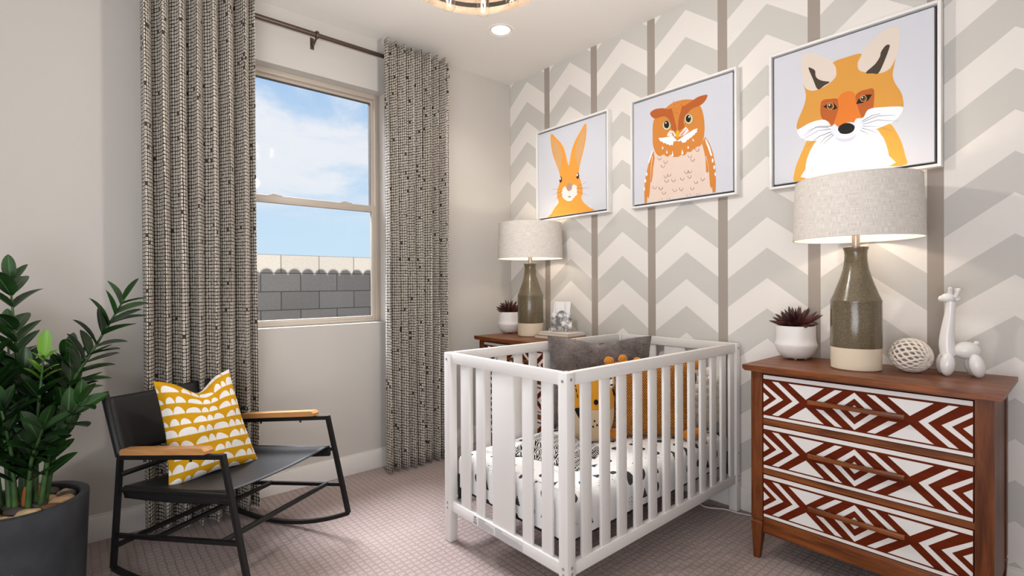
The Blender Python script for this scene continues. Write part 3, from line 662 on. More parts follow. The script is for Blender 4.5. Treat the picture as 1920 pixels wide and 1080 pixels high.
  ('brown',0,[(0.613,0.211),(0.611,0.202),(0.606,0.194),(0.6,0.189),(0.594,0.189),(0.586,0.192),(0.58,0.198),(0.577,0.206),(0.576,0.217),(0.579,0.215),(0.58,0.208),(0.583,0.2),(0.588,0.195),(0.594,0.192),(0.6,0.194),(0.605,0.197),(0.608,0.203),(0.608,0.211)]),
  ('brown',0,[(0.67,0.155),(0.67,0.146),(0.665,0.138),(0.659,0.135),(0.653,0.134),(0.645,0.137),(0.639,0.143),(0.636,0.151),(0.634,0.162),(0.637,0.16),(0.639,0.152),(0.642,0.145),(0.647,0.14),(0.653,0.137),(0.657,0.138),(0.662,0.142),(0.665,0.148),(0.667,0.155)]),
  ('brown',0,[(0.73,0.171),(0.728,0.162),(0.725,0.154),(0.719,0.151),(0.713,0.149),(0.705,0.152),(0.701,0.158),(0.696,0.166),(0.694,0.177),(0.699,0.175),(0.699,0.168),(0.702,0.16),(0.707,0.155),(0.713,0.152),(0.718,0.154),(0.722,0.157),(0.725,0.163),(0.727,0.171)]),
  ('brown',0,[(0.275,0.171),(0.273,0.162),(0.269,0.154),(0.262,0.149),(0.255,0.148),(0.247,0.151),(0.239,0.158),(0.235,0.168),(0.233,0.177),(0.238,0.177),(0.239,0.168),(0.242,0.16),(0.248,0.154),(0.255,0.152),(0.261,0.152),(0.265,0.157),(0.27,0.163),(0.272,0.171)]),
  ('brown',0,[(0.338,0.155),(0.336,0.146),(0.332,0.138),(0.326,0.134),(0.318,0.132),(0.31,0.135),(0.302,0.142),(0.298,0.151),(0.296,0.162),(0.301,0.16),(0.302,0.152),(0.306,0.145),(0.312,0.138),(0.318,0.137),(0.324,0.137),(0.329,0.142),(0.332,0.148),(0.333,0.155)]),
  ('brown',0,[(0.369,0.109),(0.367,0.1),(0.363,0.092),(0.356,0.088),(0.349,0.086),(0.341,0.089),(0.335,0.095),(0.33,0.105),(0.329,0.114),(0.333,0.114),(0.333,0.106),(0.338,0.098),(0.343,0.092),(0.349,0.089),(0.355,0.091),(0.36,0.095),(0.364,0.102),(0.364,0.109)]),
  ('brown',0,[(0.474,0.115),(0.472,0.106),(0.468,0.1),(0.461,0.095),(0.455,0.094),(0.448,0.097),(0.441,0.103),(0.437,0.112),(0.435,0.122),(0.44,0.122),(0.44,0.112),(0.443,0.105),(0.449,0.1),(0.455,0.097),(0.46,0.098),(0.466,0.102),(0.469,0.109),(0.471,0.117)]),
  ('brown',0,[(0.535,0.117),(0.534,0.108),(0.529,0.1),(0.523,0.095),(0.515,0.095),(0.509,0.098),(0.503,0.105),(0.498,0.112),(0.497,0.123),(0.502,0.122),(0.502,0.114),(0.505,0.106),(0.511,0.102),(0.515,0.098),(0.522,0.1),(0.526,0.103),(0.531,0.109),(0.531,0.117)]),
  ('brown',0,[(0.637,0.109),(0.637,0.102),(0.633,0.094),(0.627,0.089),(0.62,0.089),(0.613,0.091),(0.606,0.097),(0.603,0.106),(0.602,0.115),(0.605,0.115),(0.606,0.106),(0.61,0.1),(0.614,0.094),(0.62,0.092),(0.625,0.092),(0.63,0.097),(0.633,0.103),(0.634,0.111)]),
  ('brown',0,[(0.293,0.046),(0.298,0.023),(0.298,0.023),(0.298,0.046)]),
  ('brown',0,[(0.326,0.058),(0.329,0.035),(0.33,0.035),(0.329,0.058)]),
  ('brown',0,[(0.38,0.048),(0.384,0.025),(0.384,0.025),(0.384,0.048)]),
  ('brown',0,[(0.401,0.054),(0.404,0.031),(0.406,0.031),(0.404,0.054)]),
  ('brown',0,[(0.568,0.06),(0.571,0.037),(0.573,0.037),(0.571,0.06)]),
  ('brown',0,[(0.596,0.062),(0.599,0.04),(0.6,0.04),(0.599,0.062)]),
  ('brown',0,[(0.657,0.054),(0.66,0.031),(0.662,0.031),(0.66,0.052)]),
  ('brown',0,[(0.679,0.052),(0.682,0.031),(0.684,0.031),(0.682,0.052)]),
 ],
 'fox': [
  ('foxlight',1,[(0.171,0.039),(0.177,0.117),(0.202,0.191),(0.232,0.257),(0.263,0.316),(0.327,0.302),(0.286,0.253),(0.257,0.182),(0.247,0.105),(0.253,0.046)]),
  ('foxlight',1,[(0.661,0.307),(0.74,0.316),(0.778,0.256),(0.806,0.18),(0.824,0.096),(0.83,0.04),(0.739,0.048),(0.739,0.112),(0.725,0.186),(0.706,0.243)]),
  ('white',1,[(0.253,0.046),(0.247,0.111),(0.258,0.18),(0.286,0.247),(0.327,0.299),(0.44,0.314),(0.569,0.316),(0.663,0.304),(0.7,0.25),(0.725,0.186),(0.739,0.112),(0.739,0.046)]),
  ('cream',1,[(0.238,0.712),(0.224,0.801),(0.221,0.88),(0.227,0.929),(0.252,0.934),(0.305,0.914),(0.362,0.874),(0.414,0.823),(0.44,0.775),(0.443,0.718),(0.412,0.684),(0.373,0.652),(0.328,0.633),(0.28,0.641),(0.25,0.683)]),
  ('cream',1,[(0.574,0.701),(0.568,0.764),(0.589,0.817),(0.631,0.863),(0.681,0.903),(0.731,0.926),(0.768,0.923),(0.792,0.901),(0.796,0.849),(0.79,0.77),(0.773,0.713),(0.75,0.652),(0.711,0.629),(0.652,0.647),(0.611,0.672)]),
  ('foxorange',1,[(0.193,0.41),(0.194,0.456),(0.215,0.51),(0.24,0.569),(0.252,0.636),(0.235,0.721),(0.25,0.686),(0.286,0.658),(0.328,0.653),(0.384,0.667),(0.425,0.693),(0.443,0.721),(0.439,0.777),(0.425,0.814),(0.505,0.82),(0.589,0.815),(0.569,0.764),(0.574,0.713),(0.611,0.684),(0.652,0.664),(0.701,0.652),(0.74,0.663),(0.76,0.689),(0.773,0.721),(0.767,0.675),(0.759,0.619),(0.773,0.562),(0.801,0.502),(0.813,0.447),(0.81,0.398),(0.75,0.402),(0.67,0.399),(0.596,0.37),(0.547,0.345),(0.44,0.371),(0.384,0.384),(0.244,0.405)]),
  ('brownblack',1,[(0.269,0.821),(0.283,0.82),(0.311,0.792),(0.314,0.757),(0.328,0.729),(0.362,0.704),(0.403,0.684),(0.367,0.669),(0.328,0.655),(0.299,0.732)]),
  ('brownblack',1,[(0.743,0.817),(0.723,0.82),(0.698,0.789),(0.691,0.757),(0.663,0.718),(0.613,0.681),(0.652,0.664),(0.683,0.655),(0.711,0.71),(0.74,0.79)]),
  ('rust',1,[(0.348,0.558),(0.367,0.572),(0.407,0.567),(0.454,0.552),(0.456,0.492),(0.44,0.433),(0.418,0.379),(0.395,0.416),(0.362,0.435),(0.345,0.482)]),
  ('rust',1,[(0.554,0.538),(0.58,0.567),(0.621,0.57),(0.652,0.567),(0.661,0.538),(0.659,0.473),(0.652,0.439),(0.625,0.428),(0.599,0.376),(0.574,0.448)]),
  ('foxred',1,[(0.456,0.492),(0.453,0.549),(0.473,0.582),(0.516,0.589),(0.549,0.564),(0.558,0.519),(0.574,0.448),(0.589,0.384),(0.558,0.385),(0.547,0.37),(0.505,0.378),(0.454,0.365),(0.434,0.387),(0.421,0.376),(0.44,0.433)]),
  ('bluewhite',1,[(0.193,0.398),(0.227,0.416),(0.28,0.435),(0.339,0.439),(0.379,0.427),(0.407,0.385),(0.42,0.337),(0.409,0.31),(0.361,0.294),(0.303,0.3),(0.244,0.32),(0.208,0.354)]),
  ('bluewhite',1,[(0.813,0.402),(0.768,0.418),(0.711,0.43),(0.652,0.439),(0.621,0.43),(0.602,0.393),(0.577,0.384),(0.574,0.327),(0.61,0.3),(0.661,0.297),(0.711,0.307),(0.768,0.327),(0.801,0.359)]),
  ('lilac',1,[(0.432,0.31),(0.473,0.28),(0.527,0.277),(0.56,0.29),(0.537,0.256),(0.495,0.253),(0.454,0.271)]),
  ('paleblue',1,[(0.414,0.374),(0.434,0.388),(0.454,0.362),(0.484,0.378),(0.527,0.378),(0.547,0.371),(0.558,0.391),(0.58,0.391),(0.596,0.364),(0.591,0.322),(0.558,0.288),(0.516,0.273),(0.462,0.282),(0.426,0.311),(0.414,0.345)]),
  ('black',1,[(0.551,0.341),(0.549,0.327),(0.543,0.316),(0.532,0.308),(0.516,0.304),(0.499,0.305),(0.482,0.31),(0.468,0.317),(0.459,0.33),(0.453,0.342),(0.454,0.356),(0.46,0.367),(0.473,0.374),(0.488,0.379),(0.505,0.378),(0.521,0.373),(0.535,0.364),(0.546,0.353)]),
  ('black',0,[(0.362,0.525),(0.384,0.536),(0.407,0.539),(0.429,0.53),(0.442,0.51),(0.448,0.492),(0.429,0.488),(0.395,0.499)]),
  ('black',0,[(0.558,0.49),(0.574,0.521),(0.596,0.536),(0.625,0.535),(0.649,0.527),(0.628,0.496),(0.596,0.488)]),
  ('eyering',1,[(0.428,0.512),(0.426,0.502),(0.42,0.496),(0.412,0.493),(0.403,0.496),(0.393,0.502),(0.387,0.512),(0.386,0.522),(0.387,0.532),(0.393,0.538),(0.403,0.541),(0.412,0.538),(0.42,0.532),(0.426,0.521)]),
  ('black',1,[(0.423,0.512),(0.421,0.505),(0.417,0.499),(0.411,0.498),(0.403,0.499),(0.397,0.505),(0.392,0.513),(0.39,0.521),(0.392,0.529),(0.397,0.535),(0.403,0.536),(0.411,0.535),(0.417,0.529),(0.421,0.521)]),
  ('brown',1,[(0.42,0.512),(0.42,0.507),(0.415,0.502),(0.411,0.501),(0.406,0.502),(0.4,0.507),(0.397,0.512),(0.397,0.519),(0.397,0.524),(0.401,0.529),(0.406,0.53),(0.411,0.529),(0.415,0.524),(0.42,0.518)]),
  ('black',1,[(0.415,0.515),(0.414,0.51),(0.412,0.507),(0.409,0.507),(0.406,0.507),(0.403,0.51),(0.4,0.515),(0.4,0.519),(0.4,0.522),(0.403,0.525),(0.406,0.527),(0.409,0.525),(0.412,0.524),(0.414,0.519)]),
  ('white',1,[(0.406,0.524),(0.404,0.521),(0.401,0.521),(0.398,0.524),(0.397,0.527),(0.398,0.53),(0.401,0.532),(0.404,0.529)]),
  ('eyering',1,[(0.619,0.51),(0.617,0.501),(0.613,0.495),(0.605,0.493),(0.596,0.496),(0.588,0.502),(0.583,0.512),(0.58,0.521),(0.583,0.53),(0.588,0.536),(0.596,0.538),(0.605,0.535),(0.613,0.529),(0.617,0.519)]),
  ('black',1,[(0.616,0.512),(0.614,0.504),(0.61,0.499),(0.603,0.496),(0.597,0.499),(0.591,0.504),(0.586,0.512),(0.585,0.519),(0.586,0.527),(0.591,0.532),(0.597,0.535),(0.603,0.532),(0.61,0.527),(0.614,0.519)]),
  ('brown',1,[(0.613,0.51),(0.611,0.505),(0.608,0.502),(0.603,0.501),(0.599,0.502),(0.594,0.505),(0.591,0.512),(0.589,0.518),(0.591,0.522),(0.594,0.527),(0.599,0.527),(0.603,0.525),(0.608,0.522),(0.611,0.516)]),
  ('black',1,[(0.608,0.513),(0.607,0.51),(0.605,0.507),(0.602,0.505),(0.599,0.507),(0.596,0.508),(0.594,0.513),(0.593,0.518),(0.594,0.521),(0.596,0.524),(0.599,0.525),(0.602,0.524),(0.605,0.522),(0.607,0.518)]),
  ('white',1,[(0.599,0.522),(0.597,0.519),(0.596,0.519),(0.593,0.521),(0.591,0.525),(0.593,0.529),(0.596,0.529),(0.597,0.527)]),
  ('greyblue',0,[(0.409,0.381),(0.339,0.396),(0.263,0.382),(0.263,0.381),(0.339,0.393),(0.409,0.376)]),
  ('greyblue',0,[(0.409,0.362),(0.327,0.367),(0.226,0.325),(0.227,0.324),(0.328,0.365),(0.409,0.357)]),
  ('greyblue',0,[(0.412,0.342),(0.337,0.327),(0.25,0.268),(0.25,0.267),(0.339,0.324),(0.414,0.337)]),
  ('greyblue',0,[(0.417,0.328),(0.372,0.307),(0.333,0.263),(0.333,0.262),(0.373,0.304),(0.42,0.324)]),
  ('greyblue',0,[(0.426,0.316),(0.389,0.29),(0.361,0.263),(0.362,0.262),(0.39,0.287),(0.428,0.313)]),
  ('greyblue',0,[(0.395,0.374),(0.316,0.396),(0.238,0.354),(0.238,0.353),(0.316,0.393),(0.397,0.37)]),
  ('greyblue',0,[(0.596,0.368),(0.652,0.39),(0.695,0.391),(0.695,0.393),(0.65,0.393),(0.594,0.371)]),
  ('greyblue',0,[(0.596,0.359),(0.681,0.379),(0.774,0.361),(0.774,0.362),(0.681,0.382),(0.594,0.362)]),
  ('greyblue',0,[(0.599,0.344),(0.681,0.353),(0.787,0.319),(0.787,0.32),(0.681,0.356),(0.597,0.347)]),
  ('greyblue',0,[(0.597,0.331),(0.681,0.313),(0.756,0.263),(0.756,0.265),(0.681,0.314),(0.599,0.334)]),
  ('greyblue',0,[(0.593,0.32),(0.65,0.29),(0.681,0.254),(0.681,0.254),(0.652,0.291),(0.594,0.324)]),
  ('greyblue',0,[(0.583,0.308),(0.614,0.287),(0.636,0.262),(0.636,0.262),(0.616,0.288),(0.585,0.311)]),
 ],
}

PAL = dict(orange='#ec9f45', tanorange='#d6a873', darkbrown='#3a2418', white='#f2f0f1', pinkwhite='#eee2df', taupe='#b3968a', grey='#7e7a78',
  peach='#e2cdbf', owlorange='#d1863f', rust='#b5602f', olive='#8a7a4a', tan='#d9c79a', black='#20211f', yellow='#dbb42a', brown='#8a4f2c',
  foxlight='#dca54a', cream='#dcd0c4', foxorange='#d59a48', brownblack='#4a4137', foxred='#db7c33', bluewhite='#e9edf4', lilac='#cfcfe0', paleblue='#dde5f3', eyering='#e0a85a', greyblue='#7f8894')
def picture(kind, label, x0, x1, z0, z1):
    D = .046; cx = (x0+x1)/2
    t = thing('framed_picture', label, 'picture', (cx, 0, z0), group='animal prints on the patterned wall'); O = t.location
    fw = .0115; m = MB()
    m.bx(x0, x0+fw, -D, 0, z0, z1, bev=.0015); m.bx(x1-fw, x1, -D, 0, z0, z1, bev=.0015)
    m.bx(x0+fw, x1-fw, -D, 0, z0, z0+fw, bev=.0015); m.bx(x0+fw, x1-fw, -D, 0, z1-fw, z1, bev=.0015)
    m.build('frame', M_PICFRAME, t, off=O)
    g_ = MB(); g_.bx(x0+fw, x1-fw, -.018, -.002, z0+fw, z1-fw); g_.build('backing', M_GAP, t, off=O, label='dark gap round the canvas')
    gp = .0105; a0, a1, b0, b1 = x0+fw+gp, x1-fw-gp, z0+fw+gp, z1-fw-gp
    m = MB(); m.bx(a0, a1, -D+.006, -.018, b0, b1, bev=.001, mi=0)
    cols = []; mats_ = [M_PAPER]; layer = 0; last = None
    for col, sm, pts in ART[kind]:
        if col not in cols: cols.append(col); mats_.append(mat('print_'+col, PAL[col], .7, spec=.2))
        if col != last: layer += 1; last = col
        P = [(x0+p[0]*(x1-x0), z0+p[1]*(z1-z0)) for p in pts]
        if sm: P = catmull(P, 3)
        P = [(min(max(p[0], a0+.001), a1-.001), min(max(p[1], b0+.0006), b1-.001)) for p in P]
        Q = [P[0]]
        for p in P[1:]:
            if math.dist(p, Q[-1]) > 1e-5: Q.append(p)
        y = -D+.006-.00007*layer
        ar = sum(Q[i][0]*Q[(i+1) % len(Q)][1]-Q[(i+1) % len(Q)][0]*Q[i][1] for i in range(len(Q)))
        if ar < 0: Q.reverse()
        bm = bmesh.new(); vs = [bm.verts.new((p[0], y, p[1])) for p in Q]; bm.faces.new(vs); bm.normal_update()
        bmesh.ops.triangulate(bm, faces=bm.faces[:], ngon_method='EAR_CLIP')
        m.addbm(bm, cols.index(col)+1)
    m.build('canvas', mats_, t, off=O, smooth=0, label=f'pale grey canvas printed with an orange {kind}')
picture('rabbit', 'square white framed print of an orange rabbit, nearest the corner', .341, 1.0, 1.626, 2.280)
picture('owl', 'square white framed print of an orange owl above the crib', 1.170, 1.819, 1.625, 2.277)
picture('fox', 'square white framed print of an orange fox above the large lamp', 1.978, 2.622, 1.623, 2.274)

# ================================================================== DRESSERS
def drawer_polys():
    T_, B_, C_ = .862, .103, .483; P = []
    P.append([(.004, .905), (.996, .905), (.996, .992), (.004, .992)]); P.append([(.004, .008), (.996, .008), (.996, .072), (.004, .072)])
    P.append(('ring', [(.387, C_), (.5, T_), (.613, C_), (.5, B_)], [(.424, C_), (.5, .742), (.576, C_), (.5, .216)]))
    P.append([(.466, C_), (.5, .606), (.534, C_), (.5, .362)])
    ul = [(.304, .565), (.343, .565), (.441, T_), (.403, T_)]
    mir = lambda q, sx, sy: [((1-x) if sx else x, (2*C_-y) if sy else y) for x, y in q]
    for sx in (0, 1):
        for sy in (0, 1): P.append(mir(ul, sx, sy))
        P.append(mir([(.152, T_), (.346, T_), (.250, .563)], sx, 0)); P.append(mir([(.152, B_), (.346, B_), (.250, .398)], sx, 0))
        P.append(mir([(.056, T_), (.094, T_), (.214, C_), (.094, B_), (.056, B_), (.176, C_)], sx, 0))
        P.append(mir([(.004, .80), (.004, .712), (.082, C_), (.004, .235), (.004, .145), (.122, C_)], sx, 0))
        P.append(mir([(.004, .585), (.040, C_), (.004, .372)], sx, 0))
    return P
DX0, DX1, DYF, DZT = 2.027, 2.833, -.447, .823
def dresser(label):
    # local frame: x along the front, y depth (front at 0), z up
    W = DX1-DX0; D = .432
    t = thing('dresser', label, 'dresser', (DX0+W/2, DYF, 0), group='pair of patterned dressers'); o = (W/2, 0, 0)
    L = lambda mb, n, m, **k: mb.build(n, m, t, off=o, **k)
    ov = .026; xa, xb = ov, W-ov; lw = .046
    m = MB()
    pf = [(0, .0), (0, -.015), (.009, -.024), (W-.009, -.024), (W, -.015), (W, 0)]
    m.prism(pf, (0, 0, DZT), (1, 0, 0), (0, 0, 1), (0, D, 0)); L(m, 'top', M_WALNUT)
    zf = [.786, .603, .575, .393, .367, .187]     # drawer fronts
    yf = .026
    b = MB(); b.bx(xa+lw-.004, xb-lw+.004, yf+.020, D-.02, .15, DZT-.024); L(b, 'carcass', M_WALNUT)
    for s_, x in ((0, xa), (1, xb-.018)):
        p = MB(); p.bx(x+.004, x+.014, yf+lw-.006, D-.012-lw+.006, .135, DZT-.024); L(p, 'side_panel', M_WALNUTV)
    r = MB()
    r.bx(xa+lw, xb-lw, yf+.004, yf+.03, zf[0]+.003, DZT-.024); r.bx(xa+lw, xb-lw, yf+.006, yf+.03, zf[2]+.002, zf[1]-.002)
    r.bx(xa+lw, xb-lw, yf+.006, yf+.03, zf[4]+.002, zf[3]-.002); L(r, 'drawer_rail', M_WALNUT)
    a = MB(); a.bx(xa+lw, xb-lw, yf+.004, yf+.028, .116, zf[5]-.003, bev=.002); L(a, 'apron', M_WALNUT)
    for (x, y, fx, fy) in ((xa, yf, 0, 0), (xb-lw, yf, 1, 0), (xa, D-.012-lw, 0, 1), (xb-lw, D-.012-lw, 1, 1)):
        m = MB(); sec = lambda z, i, j: (x+(i if not fx else j), x+lw-(j if not fx else i), y+(i if not fy else j), y+lw-(j if not fy else i), z)
        rings = [sec(DZT-.024, 0, 0), sec(.172, 0, 0), sec(.168, .003, .003), sec(.160, .003, .003), sec(.156, 0, 0), sec(0, .006, .017)]
        V = []; F = []
        for (u0, u1, v0, v1, z) in rings: V += [(u0, v0, z), (u1, v0, z), (u1, v1, z), (u0, v1, z)]
        for k in range(len(rings)-1):
            for j in range(4): F.append([4*k+j, 4*k+4+j, 4*k+4+(j+1) % 4, 4*k+(j+1) % 4])
        F += [[0, 1, 2, 3], [len(V)-1, len(V)-2, len(V)-3, len(V)-4]]
        m.add(V, F); L(m, 'leg', M_WALNUTV, smooth=20)
    da, db = xa+lw+.002, xb-lw-.002
    for k in range(3):
        z1, z0 = zf[2*k], zf[2*k+1]; w_, h_ = db-da, z1-z0
        d = MB(); d.bx(da, db, yf+.002, yf+.022, z0, z1, bev=.0015)
        for q in drawer_polys():
            sc = lambda p: [(da+x*w_, z0+y*h_) for x, y in p]
            if q[0] == 'ring':
                A, Bq = sc(q[1]), sc(q[2])
                for i in range(4):
                    j = (i+1) % 4; d.prism([A[i], A[j], Bq[j], Bq[i]], (0, yf+.002, 0), (1, 0, 0), (0, 0, 1), (0, -.0006, 0), 1)
            elif len(q) == 6:
                q = sc(q)
                d.prism([q[0], q[1], q[2], q[5]], (0, yf+.002, 0), (1, 0, 0), (0, 0, 1), (0, -.0006, 0), 1); d.prism([q[5], q[2], q[3], q[4]], (0, yf+.002, 0), (1, 0, 0), (0, 0, 1), (0, -.0006, 0), 1)
            else: d.prism(sc(q), (0, yf+.002, 0), (1, 0, 0), (0, 0, 1), (0, -.0006, 0), 1)
        do = L(d, 'drawer', [M_RED, M_INLAY], smooth=20, label='drawer front painted with white zigzags and triangles')
        h = MB(); zc = z0+h_*.545; xa2, xb2 = da+.270*w_, da+.735*w_
        h.bx(xa2, xb2, yf-.026, yf-.013, zc-.0085, zc+.0085, bev=.003)
        for x in (xa2+.07, xb2-.07): h.cyl((x, yf-.014, zc), (x, yf+.003, zc), .006, n=10)
        hd = h.build('handle', M_WALNUT, do, off=o)
    return t
DR = dresser('brown dresser with white zigzag drawers, right of the crib, under the fox picture')
DR2 = copy_tree(DR); DR2.location = (DX0-1.780+(DX1-DX0)/2, DYF-.100, 0)
DR2['label'] = 'brown dresser with white zigzag drawers in the corner behind the crib'

# ================================================================== LAMPS
def glaze(t, b):
    x, y, z = t.xyz(t.coord()); n = t.noise(t.mapping(t.coord(), scale=(1, 1, 1.2)), 190, 3, .6)
    n2 = t.noise(t.coord(), 9, 3)
    c = t.mix(t.ss(n, .3, .75), '#5c523f', '#766a53'); c = t.mix(t.m('MULTIPLY', t.ss(n2, .45, .75), .5), c, '#787059')
    t.put(b.inputs['Base Color'], c); t.put(b.inputs['Normal'], t.bump(t.m('ADD', n, t.m('MULTIPLY', t.m('SINE', t.m('MULTIPLY', z, 900.)), .12)), .12, .002))
M_GLAZE = mat('olive_glaze', '#7a6f5d', .2, spec=.5, coat=.15, build=glaze)
def bisque(t, b):
    x, y, z = t.xyz(t.coord()); t.put(b.inputs['Normal'], t.bump(t.m('ADD', t.m('SINE', t.m('MULTIPLY', z, 1150.)), t.noise(t.coord(), 120, 3)), .12, .001))
M_BISQUE = mat('cream_stoneware', '#dccdb5', .7, build=bisque)
def linen(t, b):
    u, v, _ = t.xyz(t.coord('UV'))
    a = t.noise(t.vec(t.m('MULTIPLY', u, 900.), t.m('MULTIPLY', v, 9.)), 1.0, 2, .5); c = t.noise(t.vec(t.m('MULTIPLY', u, 26.), t.m('MULTIPLY', v, 300.)), 1.0, 2, .5)
    k = t.m('MULTIPLY', t.m('ADD', a, c), .5)
    t.put(b.inputs['Base Color'], t.mix(t.ss(k, .38, .62), '#c9c1b8', '#eae4dc'))
    t.put(b.inputs['Normal'], t.bump(k, .25, .001))
M_LINEN = mat('lamp_linen', '#d8d2cb', .9, spec=.1, build=linen)
M_LINER = mat('lamp_shade_liner', '#efe9e0', .8)
M_NICKEL = mat('brushed_nickel', '#b9aea4', .35, metal=.9)
def table_lamp(label, loc):
    t = thing('table_lamp', label, 'table lamp', loc, group='pair of bottle lamps')
    zs = .088
    m = MB(); m.lathe([(.0001, 0), (.080, 0), (.0855, .004), (.0865, .03), (.0870, zs)], 48); m.build('base', M_BISQUE, t, label='unglazed cream foot band')
    m = MB(); m.lathe([(.0870, zs), (.0878, zs+.002), (.0875, .20), (.0872, .270), (.0880, .273), (.0866, .276), (.0835, .284), (.0765, .300), (.066, .330), (.054, .365), (.0445, .40), (.0395, .435), (.0385, .458), (.0395, .474), (.0435, .481), (.0435, .488), (.030, .491), (.0001, .491)], 48)
    m.build('bottle', M_GLAZE, t, smooth=50, label='olive grey glazed bottle')
    m = MB(); m.lathe([(.014, .49), (.014, .555), (.016, .556), (.016, .60), (.0001, .60)], 20); m.build('socket', M_NICKEL, t)
    m = MB(); m.lathe([(.012, .60), (.014, .61), (.026, .64), (.030, .665), (.024, .69), (.0001, .70)], 20); m.build('bulb', M_BULB, t, smooth=80)
    rb, rt, z0, z1 = .222, .213, .522, .756
    m = MB(); N = 96
    m.grid(lambda u, v: ((rb+(rt-rb)*v)*math.cos(2*PI*u), (rb+(rt-rb)*v)*math.sin(2*PI*u), z0+(z1-z0)*v), N, 1)
    sh = m.build('shade', M_LINEN, t, smooth=80)
    m = MB(); m.grid(lambda u, v: ((rb-.003+(rt-rb)*v)*math.cos(-2*PI*u), (rb-.003+(rt-rb)*v)*math.sin(-2*PI*u), z0+(z1-z0)*v), N, 1); m.build('liner', M_LINER, sh, smooth=80)
    for r_, z in ((rb-.0015, z0), (rt-.0015, z1)):
        m = MB(); m.tube([(r_*math.cos(2*PI*k/64), r_*math.sin(2*PI*k/64), z) for k in range(65)], .0024, 6, caps=False); m.build('rim', M_LINEN, sh)
    m = MB()
    for a in (.4, .4+2*PI/3, .4+4*PI/3): m.tube([(.016*math.cos(a), .016*math.sin(a), .60), (.03*math.cos(a), .03*math.sin(a), .69), ((rt-.003)*math.cos(a), (rt-.003)*math.sin(a), z1-.02)], .0016, 6)
    m.build('spider', M_NICKEL, t)
    lamp('table_lamp_glow', 'POINT', Vector(loc)+Vector((0, 0, .66)), 2.4, '#fff2e2', shadow_soft_size=.022)
    return t
table_lamp('large bottle lamp with linen drum shade on the dresser under the fox picture', (2.385, -.228, DZT))
table_lamp('bottle lamp with linen drum shade in the far corner, below rabbit picture', (.512, -.268, DZT))

# ================================================================== SUCCULENTS
M_CERAM = mat('white_matte_ceramic', '#e4e1de', .42, spec=.5)
M_SOIL = mat('dark_soil', '#2a211b', .95, build=fine_bump(80, .8, .01))
def leafmat(name, a, b_, rough=.4):
    def f(t, b): t.put(b.inputs['Base Color'], t.mix(t.ss(t.noise(t.coord(), 14, 3), .35, .7), a, b_))
    return mat(name, a, rough, build=f)
M_BURG = leafmat('burgundy_leaf', '#30181a', '#5a3029', .35)
def succulent(label, loc, seed, s=1.):
    R = random.Random(seed); t = thing('potted_succulent', label, 'potted plant', loc, group='succulents in white pots')
    m = MB(); m.lathe([(.0001, .006), (.046, .006), (.052, .006), (.060, .012), (.075, .032), (.0840, .055), (.0870, .0655), (.0866, .070), (.0825, .079), (.0795, .10), (.0790, .148), (.0780, .152), (.0755, .150), (.0750, .135), (.0001, .133)], 56)
    for k in range(5): a = 2*PI*k/5; m.ell((.04*math.cos(a), .04*math.sin(a), .005), (.006, .006, .005), nu=10, nv=6)
    m.build('pot', M_CERAM, t, smooth=40)
    m = MB(); m.lathe([(.0745, .136), (.04, .141), (.0001, .142)], 32); m.build('soil', M_SOIL, t)
    m = MB()
    for ring, (n, tilt, ln) in enumerate(((9, 8, .098), (9, 24, .104), (8, 44, .098), (7, 62, .09), (5, 78, .085))):
        for k in range(n):
            a = 2*PI*(k+.5*(ring % 2))/n+R.uniform(-.15, .15); e = math.radians(tilt+R.uniform(-6, 6)); l = ln*R.uniform(.85, 1.1)
            d = Vector((math.cos(a)*math.cos(e), math.sin(a)*math.cos(e), math.sin(e))); up = Vector((-math.cos(a)*math.sin(e), -math.sin(a)*math.sin(e), math.cos(e)))
            p0 = Vector((0, 0, .15))+Vector((math.cos(a), math.sin(a), 0))*.008
            pts = [p0+d*l*q+up*(.012*q*q)*l*8*.3 for q in (0, .2, .45, .7, .88, 1)]
            m.tube(pts, [.006, .0095, .0105, .008, .0045, .0006], 8, flat=(1., .55), ref=None if True else up)
    m.build('rosette', M_BURG, t, smooth=60, label='spiky dark burgundy succulent leaves')
succulent('spiky burgundy succulent in white pot, left of the large lamp on right dresser', (2.120, -.112, DZT), 3)
succulent('spiky burgundy succulent in white pot, left of the corner lamp by window wall', (.268, -.245, DZT), 8, .9)

